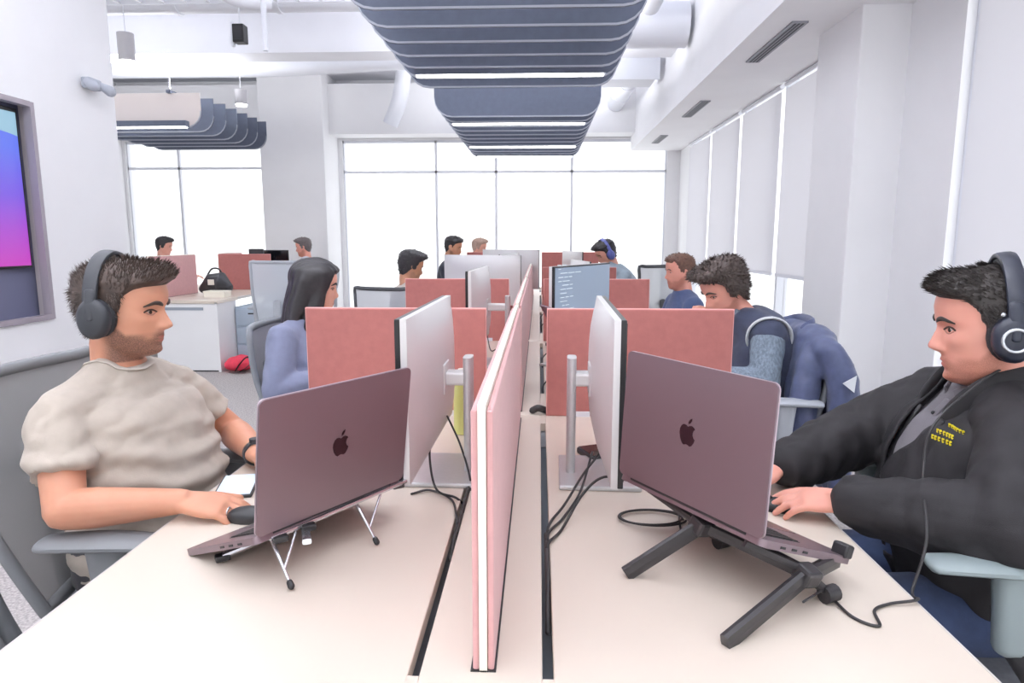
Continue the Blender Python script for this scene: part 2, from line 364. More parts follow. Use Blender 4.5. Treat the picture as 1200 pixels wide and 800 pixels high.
# ------------------------------------------------------------------ acoustic baffles
def fin_poly(W, H, r=.17):
    p = [(-W/2, H), (-W/2, r)]
    for i in range(1, 6):
        a = PI/2*i/5; p.append((-W/2+r*(1-math.cos(a)), r*(1-math.sin(a))))
    p += [(-q[0], q[1]) for q in reversed(p)]
    return p
def baffles(cx, W, z0, ys, lights, label, first=None, LW=1.34):
    H = .36; root = thing('baffle_light', label, 'ceiling baffle', (cx, ys[0], z0))
    me = make_mesh('baffle', prism(fin_poly(W, H), -.006, .006), SLATE)
    edge = G(); P = fin_poly(W, H); n = len(P)
    for i in range(1, n-2):   # felt edge strip along the lower outline
        a, b = P[i], P[i+1]; edge.add([(a[0], -.008, a[1]), (b[0], -.008, b[1]), (b[0], .008, b[1]), (a[0], .008, a[1]), (a[0]*.995, -.008, a[1]+.012), (b[0]*.995, -.008, b[1]+.012), (b[0]*.995, .008, b[1]+.012), (a[0]*.995, .008, a[1]+.012)],
                                     [(0, 1, 2, 3), (0, 4, 5, 1), (3, 2, 6, 7), (4, 7, 6, 5)])
    me2 = make_mesh('baffle_edge', edge, SLATEEDGE)
    for i, y in enumerate(ys):
        m_ = me
        if first and i == 0: m_ = make_mesh('baffle', prism(fin_poly(W, H), -.006, .006), first)
        o = part('baffle', m_, None, root); o.location = (0, y-ys[0], 0)
        e = part('baffle_edge', me2, None, o)
    bm_ = part('support_rail', box((-W*.3, (ys[-1]-ys[0])/2, H+.01), (.04, ys[-1]-ys[0]+.1, .03)), SLATE, root)
    part('support_rail', box((W*.3, (ys[-1]-ys[0])/2, H+.01), (.04, ys[-1]-ys[0]+.1, .03)), SLATE, root)
    for y in lights:
        hs = part('light_housing', box((0, y-ys[0], .03), (LW+.03, .075, .06)), SLATE, root)
        part('diffuser', box((0, y-ys[0], -.006), (LW, .055, .012), bev=.004), LAMPW, hs)
    for x in (-W*.3, W*.3):
        for y in (ys[0], ys[-1]): part('hanger_cable', cyl((x, y-ys[0], H), (x, y-ys[0], ZC-z0), .003, 6), SERV, root)
    return root
baffles(-.22, 1.62, 2.5, [5.40-.297*i for i in range(11, -1, -1)], [2.7, 5.0], 'nearest slate blue rounded baffle ceiling light over the central desks')
baffles(-.22, 1.60, 2.5, [6.66+.285*i for i in range(0, 12)], [7.02, 8.72, 9.72], 'farther slate blue baffle ceiling light over the central desks')
baffles(-4.43, 1.6, 2.52, [7.28+.29*i for i in range(0, 7)], [7.2], 'slate blue baffle ceiling light above the left wing', BEIGE)
for x, y, z in (): pass

# ================================================================== DESKS
DZ = .73
def bench(y0, y1, cx, label, group='bench desks', slot=True, hw=.713, end=False):
    """double bench: two tops and a centre strip with cable slots between"""
    L = y1-y0; root = thing('bench_desk', label, 'desk', (cx, y0, 0), 0, group)
    sl = .008; t = .026
    a = .094    # slot centre offset from bench centre
    s0, s1 = (.33, L-.1) if slot else (L, L)
    for s in (-1, 1):
        g = G()
        xi, xo = a+sl, hw
        box((s*(xi+xo)/2, L/2, DZ-t/2), (xo-xi, L-.002, t), g=g, bev=.002)
        tp = part('desktop', g, DESK, root)
        if slot:
            part('slot_end_block', box((s*(a), s0/2, DZ-t/2), (2*sl, s0, t)), DESK, root); part('slot_end_block', box((s*a, (s1+L)/2, DZ-t/2), (2*sl, L-s1, t)), DESK, root)
        else: part('slot_end_block', box((s*a, L/2, DZ-t/2), (2*sl, L, t)), DESK, root)
        tr = part('cable_tray', box((s*a, L/2, DZ-.09), (.12, L-.1, .012)), mat('blue_grey_tray', (120, 128, 140), .5), root)
        part('edge_band', box((s*(hw+.001), L/2, DZ-t/2), (.003, L-.004, t)), mat('desk_edge_band', (206, 200, 196), .5), root)
    xi = a-sl; part('centre_strip', box((0, L/2, DZ-t/2), (2*xi, L-.002, t), bev=.002), DESK, root)
    for yy in (.08, L-.08):
        for s in (-1, 1): part('leg', box((s*(hw-.1), yy, (DZ-t)/2), (.05, .05, DZ-t), bev=.004), SERV, root)
        part('cross_beam', box((0, yy, DZ-t-.03), (2*hw-.2, .04, .05)), SERV, root)
    return root
CX = -.078
BY = [.51, 2.243, 3.963, 5.68, 7.40, 8.6]
nm_ = ['nearest white bench desk carrying both open laptops', 'second white bench desk behind the first pink dividers', 'third white bench desk along the central row', 'fourth white bench desk along the central row', 'farthest white bench desk of the central row']
for i in range(5): bench(BY[i], BY[i+1]-.004, CX, nm_[i])
def divider(xa, xb, y, z1, label, m=PINK, group='cross dividers on the central desks', edge=PINK):
    root = thing('desk_divider', label, 'divider', ((xa+xb)/2, y, DZ), 0, group); W = xb-xa; H = z1-DZ
    part('felt_panel', box((0, 0, H/2), (W-.006, .022, H), bev=.004), m, root)
    part('edge_trim', box((0, .0, H/2), (W, .012, H+.004), bev=.002), mat('divider_seam', (226, 168, 164), .8), root)
    for x in (-W*.3, W*.3): part('clamp', box((x, 0, .008), (.05, .034, .02)), SERV, root)
    return root
LZ = 1.1
sides = ('left', 'right')
ordn = ['nearest', 'second', 'third', 'fourth']
for k, y in enumerate((2.243, 3.963, 5.68, 7.40)):
    z = (LZ, LZ, LZ, 1.195)[k]
    divider(-.80, -.178, y, z, '%s dusty pink cross divider on the left desks' % ordn[k])
    divider(.027, .652, y, z, '%s dusty pink cross divider on the right desks' % ordn[k])
def spine(y0, y1, x, z1, label, sgn=1):
    root = thing('spine_screen', label, 'divider', (x, y0, DZ), 0, 'long spine screens'); L = y1-y0; H = z1-DZ
    part('screen_core', box((0, L/2, H/2-.005), (.011, L, H+.01)), CORE, root)
    part('gap_shade_strip', box((0, L/2, .0012), (.036, L, .0024)), BLACKP, root)  # black strip stands in for the shade in the slot gap beside the spine
    for s in (-1, 1): part('felt_face', box((s*.0105, L/2, H/2-.006), (.009, L-.006, H-.004), bev=.003), PINKL, root)
    return root
spine(.852, 2.20, CX+.003, 1.115, 'nearest pale pink spine screen with white edge between the laptops')
spine(2.29, 3.92, CX+.003, 1.115, 'second pale pink spine screen along the central row')
spine(4.01, 5.64, CX+.003, 1.115, 'third pale pink spine screen along the central row')
spine(5.73, 7.36, CX+.003, 1.115, 'fourth pale pink spine screen along the central row')
# dark slot where the spine drops through the strip
for s_ in (): pass

# ------------------------------------------------------------------ monitors
def monitor(x, y, yaw, top, label, W=.61, H=.36, base=None, screen=SCREEN, group='monitors on the central desks', stand=.21, tilt=0, cap=None):
    """local: screen faces +X, stand behind at -X"""
    root = thing('monitor', label, 'monitor', (x, y, DZ), yaw, group); zt = top-DZ; zc = zt-H/2
    # bowed back shell
    V = []; F = []; n, m = 14, 10
    for i in range(n+1):
        for j in range(m+1):
            u = -1+2*i/n; v = -1+2*j/m; d = .010+.032*max(0, (1-abs(u)**3.0))**.8*max(0, (1-abs(v)**3.5))**.8
            V.append((-d, u*W/2, zc+v*H/2))
    for i in range(n):
        for j in range(m): a = i*(m+1)+j; F.append((a, a+1, a+m+2, a+m+1))
    b = len(V)
    ring = [i*(m+1) for i in range(n+1)]+[n*(m+1)+j for j in range(1, m+1)]+[i*(m+1)+m for i in range(n-1, -1, -1)]+[j for j in range(m-1, 0, -1)]
    for r in ring: V.append((.004, V[r][1], V[r][2]))
    for q in range(len(ring)): a, c = ring[q], ring[(q+1) % len(ring)]; F.append((a, c, b+(q+1) % len(ring), b+q))
    F.append(tuple(range(b, b+len(ring))))
    g = G(); g.add(V, F); part('back_shell', g, SILVER, root, smooth=True)
    part('bezel', box((.010, 0, zc), (.012, W, H), bev=.002), BEZEL, root)
    part('screen', box((.0165, 0, zc+.003), (.002, W-.014, H-.02)), screen, root)
    part('stand_post', tube([(-stand, 0, .005), (-stand, 0, zt-.13)], [(.012, .032)]*2, 16, ref=(1, 0, 0), se=3.5, round_=False), ALU, root, smooth=True)
    part('stand_arm', box((-stand/2-.015, 0, zt-.185), (stand-.03, .05, .034), bev=.006), SILVER, root)
    part('vesa_plate', box((-.040, 0, zt-.185), (.012, .08, .08), bev=.004), SILVER, root)
    part('stand_base', box((-stand+.07, 0, .006), (.20, .24, .012), bev=.004), ALU, root)
    return root
monitor(-.279, 1.667, PI-.02, 1.167, 'silver monitor seen from behind beside left laptop', stand=.10)
monitor(.172, 1.66, -.025, 1.168, 'silver monitor seen from behind beside right laptop', stand=.088)
CODE = mat('blue_grey_lit_screen', (120, 134, 152), .3, emit=(130, 146, 166), estr=.35)
monitor(-.29, 3.2, PI-.05, 1.195, 'silver monitor behind the nearest left divider', stand=.14)
mon = monitor(.20, 3.18, -R(29), 1.215, 'angled monitor with a lit blue grey screen behind right divider', screen=CODE, stand=.13)
g = G(); rs = random.Random(4)
for i in range(16):
    z = .49-i*.018; x = -.27+rs.choice((0, .02, .04)); 
    for k in range(rs.randint(1, 3)):
        L = rs.uniform(.02, .07); box((.0182, x+L/2, z), (.0008, L, .003), g=g); x += L+.012
o = part('code_lines', g, emission('code_text', (214, 226, 236), .8), mon); o['kind'] = 'stuff'
monitor(-.42, 4.9, -PI/2-.35+PI, 1.22, 'silver monitor back turned to the camera in third bay at left', stand=.13)
monitor(-.27, 6.3, -PI/2-.5+PI, 1.24, 'pale monitor back in the fourth bay at left', stand=.13)
monitor(-.24, 5.35, PI*.93, 1.22, 'dark edged monitor close to the spine at left', stand=.05, W=.5, H=.3)
monitor(.32, 6.55, .25, 1.22, 'pale monitor in the fourth bay at right', stand=.13)
monitor(.3, 4.95, .15, 1.18, 'silver monitor in the third bay at right', stand=.13)

# ------------------------------------------------------------------ laptops
def rrect(W, H, r, n=5):
    p = []
    for cx, cy, a0 in ((W/2-r, H/2-r, 0), (-W/2+r, H/2-r, PI/2), (-W/2+r, -H/2+r, PI), (W/2-r, -H/2+r, 3*PI/2)):
        for i in range(n+1): a = a0+PI/2*i/n; p.append((cx+r*math.cos(a), cy+r*math.sin(a)))
    return p
# the fruit emblem: right half outline, bite taken out on the right side
def fruit():
    pts = [(0, .30), (.10, .36), (.22, .38), (.34, .33), (.40, .26), (.33, .20), (.29, .10), (.29, .00), (.34, -.11), (.43, -.18), (.38, -.32), (.28, -.46), (.18, -.51), (.08, -.48), (0, -.46),
           (-.08, -.48), (-.18, -.51), (-.29, -.44), (-.40, -.26), (-.46, -.04), (-.45, .14), (-.37, .29), (-.25, .37), (-.12, .36)]
    leaf = [(.01, .42), (.02, .53), (.09, .63), (.20, .69), (.19, .58), (.12, .47)]
    return pts, leaf
def laptop(mid, yaw, bt, la, label, W=.356, D=.248):
    """mid: hinge centre; local X faces the user"""
    root = thing('laptop', label, 'laptop', mid, yaw)
    Rb = rotm(0, bt, 0)       # base tilts down towards the user
    def B(a, b, c): return tuple(Rb @ np.array((a, b, c)))
    base = part('base', prism([(x+D/2, y) for x, y in rrect(D, W, .012)], -.013, 0, frame=lambda a, b, c: B(a, b, c)), GREYL, root, smooth=True)
    part('keyboard_well', prism([(x+.085, y) for x, y in rrect(.115, .29, .004)], 0, .0006, frame=lambda a, b, c: B(a, b, c)), BLACKP, base)
    kg = G()
    for r in range(6):
        for k in range(14):
            if r == 5 and 4 <= k <= 8: continue
            c = B(.036+r*.0188, -.133+k*.0205, .0012); box(c, (.0165, .018, .0014), Rb, g=kg)
    box(B(.036+5*.0188, -.133+6*.0205, .0012), (.0165, .1, .0014), Rb, g=kg)
    k_ = part('keys', kg, mat('key_black', (22, 22, 24), .5), base); k_['kind'] = 'stuff'
    part('trackpad', prism([(x+.195, y) for x, y in rrect(.09, .14, .006)], 0, .0008, frame=lambda a, b, c: B(a, b, c)), mat('trackpad_grey', (120, 106, 110), .3, metal=.5), base)
    for q in range(3): part('port', box(B(.05+q*.03, -W/2*1.0, -.007), (.013, .002, .004), Rb), BLACKP, base); 
    for q in range(3): part('port', box(B(.05+q*.03, W/2*1.0, -.007), (.013, .002, .004), Rb), BLACKP, base)
    # lid: direction l, thickness outward
    l = np.array((-math.cos(la), 0, math.sin(la))); nrm = np.array((-math.sin(la), 0, -math.cos(la)))   # outward (away from the user)
    def Lf(a, b, c): return tuple(l*(a)+np.array((0, b, 0))+nrm*c)
    lid = part('lid', prism([(x+D/2, y) for x, y in rrect(D, W, .011)], 0, .0055, frame=Lf), GREYL, root, smooth=True)
    part('lid_rim', prism([(x+D/2, y) for x, y in rrect(D+.0012, W+.0012, .0115)], -.0004, .0022, frame=Lf), mat('bright_lid_edge', (188, 172, 180), .3, metal=.6), lid, smooth=True)
    part('screen', prism([(x+D/2+.003, y) for x, y in rrect(D-.012, W-.01, .008)], -.0012, -.0002, frame=Lf), SCREEN, lid)
    P, Lf2 = fruit(); s = .042
    g = G(); prism([(.125+b*s, -a*s) for a, b in P][::1], .0055, .0062, g=g, frame=lambda a, b, c: Lf(a, -b*FS, c)); prism([(.125+b*s, -a*s) for a, b in Lf2], .0055, .0062, g=g, frame=lambda a, b, c: Lf(a, -b*FS, c))
    part('emblem', g, LOGO, lid)
    part('hinge', cyl((0, -W*.4, -.002), (0, W*.4, -.002), .005, 10), BLACKP, root, smooth=True)
    return root
FS = -1
laptop((-.39, 1.21, .825), 2.573, .36, 1.44, 'space grey laptop on silver folding stand, seen from behind at left')
laptop((.262, 1.15, .866), .554, .361, 1.636, 'space grey laptop on black folding stand, seen from behind at right')

# laptop stands
def bar(a, b, wv, hv, g=None, bev=0): return tube([a, b], [(wv, hv)]*2, 8, g, ref=(0, 0, 1), se=5, round_=False)
st = thing('laptop_stand', 'silver folding wire laptop stand under the left laptop', 'stand', (-.42, 1.2, DZ), 0, None)
def wp(n, g, m, root, sm=False, label=None): return part(n, g, m, root, smooth=sm, world=True, label=label)
CR = mat('polished_silver', (214, 214, 220), .2, metal=.9)
nf, nr = (-.60, 1.155, .735), (-.47, 1.10, .80)
wp('rail', bar((-.59, 1.15, .745), (-.30, 1.36, .812), .005, .008), CR, st)
wp('rail', bar((-.515, 1.375, .755), (-.40, 1.075, .812), .005, .008), CR, st)
wp('rail', bar((-.47, 1.085, .812), (-.285, 1.36, .818), .004, .006), CR, st)
for a, b, c in (((-.475, 1.105, .80), (-.425, 1.058, .738), (-.44, 1.13, .806)), ((-.365, 1.262, .805), (-.318, 1.232, .738), (-.325, 1.30, .81))):
    wp('leg', tube([a, b], [.0035, .003], 8), CR, st, True); wp('brace', tube([c, (np.array(a)*.35+np.array(b)*.65)], [.0028, .0028], 8), CR, st, True)
    wp('rubber_foot', tube([np.array(b)+(np.array(a)-np.array(b))*.08, b], [.0055, .006], 10), BLACKP, st, True)
for p in ((-.59, 1.15, .742), (-.455, 1.095, .808), (-.42, 1.14, .81), (-.30, 1.35, .812), (-.515, 1.375, .752)): wp('rubber_pad', box(p, (.026, .02, .012), rotm(0, 0, .6), bev=.003), BLACKP, st)

st = thing('laptop_stand', 'black folding laptop stand under the right laptop', 'stand', (.33, 1.13, DZ), 0, None)
J1, J2 = (.293, 1.141, .825), (.44, 1.035, .79)
BS = mat('black_nylon', (48, 46, 49), .38)
wp('leg', bar((.159, 1.128, .736), J1, .014, .007), BS, st)
wp('leg', bar((.28, .925, .736), J2, .014, .008), BS, st)
wp('upper_arm', bar(J2, (.525, 1.12, .775), .013, .008), BS, st)
wp('upper_arm', bar(J1, (.40, 1.37, .78), .011, .007), BS, st)
wp('rear_leg', bar(J2, (.483, 1.063, .748), .008, .006), BS, st)
wp('rear_leg', bar(J1, (.363, 1.253, .748), .008, .006), BS, st)
wp('cross_bar', bar(J1, J2, .010, .006), BS, st)
wp('cross_bar', bar(J1, (.207, 1.302, .845), .007, .006), BS, st)
wp('cross_bar', bar((.335, 1.03, .845), (.43, 1.04, .80), .006, .005), BS, st)
wp('strut', bar((.20, 1.30, .848), (.44, 1.035, .80), .004, .004), BS, st)
for J in (J1, J2): wp('joint_block', box(J, (.035, .035, .03), rotm(.3, .2, .5), bev=.006), BS, st)
for k in ((.363, 1.253), (.489, 1.059)): wp('knob', tube([(k[0]-.012, k[1]-.006, .7445), (k[0]+.012, k[1]+.006, .7445)], [.0145]*2, 14, round_=False), BS, st, True)
wp('hook', box((.535, 1.122, .793), (.022, .03, .024), rotm(0, .36, .55), bev=.004), BS, st)
wp('hook', box((.40, 1.38, .79), (.022, .03, .024), rotm(0, .36, .55), bev=.004), BS, st)
wp('rubber_pad', box((.20, 1.305, .85), (.04, .018, .01), rotm(0, 0, -1), bev=.003), BLACKP, st)
wp('rubber_pad', box((.31, 1.10, .852), (.045, .014, .006), rotm(0, 0, -1), bev=.002), CORE, st)
wp('wire_brace', tube([(.42, .995, .765), (.483, 1.063, .752)], [.002]*2, 8), BS, st, True)

# ------------------------------------------------------------------ cables
def cable(pts, r, label, m=CABLE, name='cable', group=None):
    root = part(name, tube(pts, [r]*len(pts), 8, smooth=8), m, smooth=True); tag(root, label, 'cable', group); return root
dz = DZ+.003
gL = 'black cables at the left monitor'; gR = 'black cables at the right monitor'
cable([(-.30, 1.50, dz), (-.26, 1.52, dz+.002), (-.20, 1.46, dz+.004), (-.175, 1.36, dz+.002), (-.17, 1.33, .69)], .0028, 'black cable arching low across the left monitor base', group=gL)
cable([(-.27, 1.62, .86), (-.265, 1.56, .80), (-.24, 1.50, .745), (-.19, 1.47, dz+.004), (-.168, 1.5, .70)], .0028, 'black cable looping down behind the left monitor', group=gL)
cable([(-.24, 1.70, .87), (-.2, 1.66, .80), (-.165, 1.56, dz+.004), (-.168, 1.45, .71)], .0026, 'black cable dropping past the left monitor post', group=gL)
cable([(-.17, 1.78, .72), (-.168, 1.7, .735), (-.169, 1.5, .732), (-.17, 1.3, .725), (-.171, 1.22, .71)], .004, 'black cable lying along the left desk slot', group=gL)
cable([(.155, 1.62, .80), (.11, 1.56, .765), (.06, 1.42, .745), (.025, 1.34, dz), (.018, 1.3, .70)], .003, 'upper black cable from right monitor to slot', group=gR)
cable([(.14, 1.66, .79), (.10, 1.5, .745), (.055, 1.37, dz+.002), (.022, 1.29, .735), (.018, 1.25, .70)], .003, 'middle black cable from right monitor to slot', group=gR)
cable([(.215, 1.45, .79), (.15, 1.45, .80), (.10, 1.41, .775), (.05, 1.31, dz+.003), (.02, 1.24, .735), (.018, 1.2, .70)], .003, 'lower black cable arching from right monitor to slot', group=gR)
cable([(.018, 1.32, .72), (.018, 1.2, .73), (.019, 1.1, .725), (.018, 1.0, .70)], .005, 'black cable bundle lying in the right desk slot')
lp = []
for i in range(30):
    a = i/30*2*PI*2.1; r = .052+.006*math.sin(a*1.3); lp.append((.243+r*1.35*math.cos(a), 1.375+r*.8*math.sin(a), dz+.001+i*.0003))
cable(lp+[(.30, 1.31, dz), (.34, 1.30, dz+.004), (.36, 1.26, dz+.004)], .0024, 'coiled thin black cable on the desk behind right laptop')
cable([(.455, 1.10, .765), (.49, 1.075, .735+.004), (.505, 1.01, dz), (.535, .985, dz), (.55, 1.03, dz), (.585, 1.05, dz+.001), (.635, 1.06, dz+.004), (.66, 1.12, .72), (.70, 1.16, .80), (.765, 1.30, .87), (.80, 1.34, .96), (.90, 1.37, 1.04), (.955, 1.385, 1.07)], .0026, 'thin cord running from headphones across the right desk', name='headphone_cord')
cable([(-.02, 2.262, .742), (-.0, 2.255, .752), (.028, 2.262, .742)], .012, 'short black cable bridge between slots at the first dividers')
for i, (x, y) in enumerate(((-.17, 2.9), (-.17, 3.5), (.02, 2.75), (.02, 3.4), (-.17, 4.6), (.02, 4.7), (.02, 5.3))):
    s = 1 if x > 0 else -1
    cable([(x, y-.12, .70), (x, y-.05, dz), (x+s*.04, y, .76), (x+s*.09, y+.08, dz), (x+s*.12, y+.2, .80)], .003, 'black cable curling out of %s desk slot, %s one' % (('left', 'right')[s > 0], ('first', 'second', 'first', 'second', 'third', 'third', 'fourth')[i]))
# mice
def mouse(x, y, rz, label):
    root = thing('computer_mouse', label, 'mouse', (x, y, DZ), rz)
    part('shell', ball((0, 0, .008), (.05, .029, .022), 18), BLACKP, root, smooth=True); part('wheel', cyl((.028, -.004, .026), (.028, .004, .026), .006, 12), DARKM, root, smooth=True)
mouse(-.625, 1.345, 0, 'black computer mouse under the hand at left')
mouse(.55, 1.45, PI, 'black computer mouse under the hand at right')
# papers / phone beside the man at left
ph = thing('tablet', 'pale tablet lying on the left desk behind the mouse hand', 'tablet', (-.735, 1.53, DZ), .25)
part('case', box((0, 0, .004), (.09, .15, .008), bev=.003), BLACKP, ph); part('screen', box((0, 0, .0085), (.08, .138, .001)), mat('pale_screen', (196, 214, 236), .15, emit=(200, 220, 245), estr=.35), ph)
# bottle between monitor and divider
bt = thing('water_bottle', 'yellow green bottle behind the left monitor', 'bottle', (-.235, 2.02, DZ))
part('bottle_body', tube([(0, 0, .002), (0, 0, .14), (0, 0, .17), (0, 0, .19)], [.03, .03, .018, .014], 18, round_=False), mat('yellow_green_plastic', (206, 208, 130), .3), bt, smooth=True)
part('cap', cyl((0, 0, .19), (0, 0, .205), .015), CORE, bt, smooth=True)
db = thing('phone', 'small dark phone lying behind the right monitor', 'phone', (.16, 1.8, DZ), .4)
part('case', box((0, 0, .01), (.07, .1, .02), bev=.006), DARKM, db); part('screen', box((0, 0, .0205), (.06, .09, .001)), SCREEN, db)
pp = thing('notebook', 'dark open laptop lying behind the nearest right divider', 'laptop', (.12, 2.62, DZ), .3)
part('base', box((.05, 0, .17), (.2, .3, .012)), DARKM, pp); part('lid', box((-.03, 0, .26), (.008, .3, .17), rotm(0, -.5, 0)), mat('maroon_grey_lid', (110, 80, 92), .4, metal=.4), pp); part('riser', box((.05, 0, .08), (.14, .2, .16), bev=.01), DARKM, pp)

# ------------------------------------------------------------------ office chairs
CM = mesh_cloth('chair_mesh_light', (186, 190, 196), .12); CMD = mesh_cloth('chair_mesh_grey', (142, 142, 144), .08)
def chair(x, y, yaw, label, frame=CHG, mesh=CMD, group='office chairs', zs=.45, bx=-.24, tx=-.36, top=1.0, arm_z=.70, arms=(1, -1), bw=.5, armdx=.02, lat=.285):
    root = thing('office_chair', label, 'chair', (x, y, 0), yaw, group)
    part('seat', box((.02, 0, zs), (.46, .48, .07), bev=.03), mesh_seat, root, smooth=True)
    def bp(u, v):   # u -1..1 across, v 0..1 up
        z = zs+.06+(top-zs-.06)*v; xx = bx+(tx-bx)*v+.05*math.sin(v*PI)*.6*-1+.04*(u*u); return np.array((xx+.0, u*(bw/2)*(1-.12*(1-v)-.06*v*v), z))
    n, m = 12, 12; V = [bp(-1+2*i/n, j/m) for i in range(n+1) for j in range(m+1)]; V2 = [p-np.array((.006, 0, 0)) for p in V]
    F = [(i*(m+1)+j, i*(m+1)+j+1, (i+1)*(m+1)+j+1, (i+1)*(m+1)+j) for i in range(n) for j in range(m)]
    g = G(); g.add(V, F); part('backrest', g, mesh, root, smooth=True)
    loop = [bp(-1, t/8) for t in range(9)]+[bp(-1+2*t/8, 1) for t in range(1, 9)]+[bp(1, 1-t/8) for t in range(1, 9)]+[bp(1-2*t/8, 0) for t in range(1, 9)]
    part('back_frame', tube(loop, [(.013, .016)]*len(loop), 10, smooth=2), frame, root, smooth=True)
    part('back_spine', tube([(0, 0, zs-.06), (bx-.06, 0, zs-.03), (bx-.10, 0, zs+.12), (bx+(tx-bx)*.45-.05, 0, zs+.32)], [(.02, .035)]*4, 10, smooth=4), frame, root, smooth=True)
    for s in arms:
        ap = part('arm_pad', tube([(-.13+armdx, s*lat, arm_z), (.0+armdx, s*lat, arm_z+.006), (.14+armdx, s*(lat-.015), arm_z-.002)], [(.014, .04), (.016, .045), (.012, .035)], 14, smooth=4, ref=(0, 0, 1)), frame, root, smooth=True)
        part('arm_post', tube([(.0+armdx, s*lat, arm_z-.01), (.0+armdx, s*(lat), arm_z-.09), (.0+armdx, s*(lat), arm_z-.15)], [(.042, .026), (.034, .022), (.030, .02)], 14, ref=(1, 0, 0), se=3), frame, ap, smooth=True)
        part('arm_bracket', tube([(.0+armdx, s*lat, arm_z-.14), (.0, s*lat, zs+.0), (.0, s*.2, zs-.05)], [(.024, .016)]*3, 12, smooth=4, ref=(1, 0, 0)), BLACKP, root, smooth=True)
    part('gas_column', tube([(0, 0, .1), (0, 0, zs-.04)], [.028, .022], 14, round_=False), BLACKP, root, smooth=True)
    part('tilt_box', box((0, 0, zs-.06), (.2, .16, .06), bev=.015), BLACKP, root)
    for k in range(5):
        a = 2*PI*k/5+.3; e = (.3*math.cos(a), .3*math.sin(a), .075)
        l = part('base_leg', tube([(0, 0, .12), e], [(.022, .025), (.014, .018)], 10), frame, root, smooth=True)
        part('caster', cyl((e[0]-.02*math.sin(a), e[1]+.02*math.cos(a), .03), (e[0]+.02*math.sin(a), e[1]-.02*math.cos(a), .03), .028, 14), BLACKP, l, smooth=True)
    return root
mesh_seat = mat('chair_seat_fabric', (98, 100, 106), .9, nscale=80, namt=.1)
MID = mat('mid_grey_frame', (122, 124, 128), .5)
LC = mat('sage_grey_plastic', (140, 152, 154), .45)
DKF = mat('charcoal_frame', (74, 76, 80), .5)
chair(-.93, 1.575, 0, 'grey mesh office chair holding the man in beige t-shirt', frame=MID, top=1.015, bx=-.2, tx=-.38, arm_z=.695, bw=.56)
chair(.98, 1.45, PI-.05, 'sage grey office chair under the man in black jacket', frame=LC, top=.93, arm_z=.745, armdx=.10, lat=.30)
chair(-1.06, 2.95, .05, 'light grey mesh office chair holding the woman in blue', frame=CHG, mesh=mesh_cloth('pale_mesh', (196, 194, 198), .1), top=.955, bx=-.1, tx=-.2, arms=())
chair(.98, 2.85, PI, 'office chair draped with a navy jacket at right', frame=CHL, top=.93, bx=-.12, tx=-.2)
chair(-1.16, 5.22, 1.25, 'dark framed office chair behind the man with black hair', frame=DKF, mesh=CM, top=.96, bx=-.12, tx=-.2)
chair(.98, 4.6, PI, 'office chair under the man in navy shirt', frame=CHL, mesh=CM, top=.95)
chair(-1.06, 7.2, 0, 'office chair under the man in black hoodie', frame=CHL, mesh=CM, top=.95)
chair(1.02, 6.45, 2.05, 'dark framed empty topped chair behind the farthest right man', frame=DKF, mesh=CM, top=1.09, bx=-.2, tx=-.26)
chair(-2.4, 6.2, PI*.52, 'pale grey mesh chair standing by the left wing desk', frame=CHL, mesh=mesh_cloth('cool_mesh', (200, 206, 214), .1), top=1.13, bx=-.16, tx=-.24, arms=(1, -1))
chair(-.765, .87, 0, 'dark grey empty office chair cut by the left edge', frame=DKF, mesh=mesh_cloth('dark_mesh', (84, 84, 88), .05), top=.90, bx=-.19, tx=-.33, bw=.50, arms=())
chair(-3.0, 8.6, PI, 'office chair under the far man by the column', frame=CHL, mesh=CM, top=.9)
chair(-4.85, 8.5, 0, 'office chair under the far man at the left wing', frame=CHL, mesh=CM, top=.9)
chair(-.90, 9.0, 0, 'office chair under the farthest fair haired person', frame=CHL, mesh=CM, top=.9)

# ------------------------------------------------------------------ left wing cluster
LX = -3.93
bench(6.97, 8.05, LX, 'nearer white bench desk of the left wing', 'left wing desks', slot=False)
bench(8.07, 9.6, LX, 'farther white bench desk of the left wing', 'left wing desks', slot=False)
root = thing('storage_unit', 'tall white end panel cabinet closing the left wing desk', 'cabinet', (-3.56, 6.53, 0))
part('body', box((0, .2, .355), (.64, .4, .68), bev=.004), WHITE, root); part('top', box((-.1, .21, .714), (.90, .44, .030)), DESK, root); part('plinth', box((.05, .2, .012), (.5, .36, .024)), DARKM, root)
part('cable_slot', box((-.02, -.004, .645), (.42, .008, .028)), mat('grey_slot', (150, 158, 170), .5), root)
part('side_panel', box((.325, .2, .355), (.025, .42, .71)), WHITE, root)
root = thing('drawer_pedestal', 'pale blue grey drawer pedestal beside the left wing end cabinet', 'cabinet', (-2.96, 7.0, 0))
BG = mat('blue_grey_metal', (176, 190, 204), .5)
part('body', box((-.05, .15, .33), (.42, .5, .60), bev=.006), BG, root)
for i, (z, h) in enumerate(((.52, .17), (.33, .17), (.14, .17))):
    d = part('drawer', box((-.05, -.108, z), (.39, .016, h), bev=.003), BG, root); part('handle', box((-.05, -.12, z+.04), (.12, .012, .014)), DARKM, d)
divider(-3.90, -3.25, 8.0, 1.16, 'dusty pink divider facing the camera in the left wing', PINK, 'left wing dividers')
spine(6.58, 7.5, LX, 1.17, 'pale pink spine screen nearest in the left wing')
spine(8.1, 8.7, LX, 1.17, 'pale pink spine screen farther in the left wing')
RED = mat('red_nylon', (226, 58, 84), .6, nscale=30, namt=.08)
root = thing('backpack', 'bright red backpack with black straps on the carpet', 'bag', (-3.04, 6.56, 0))
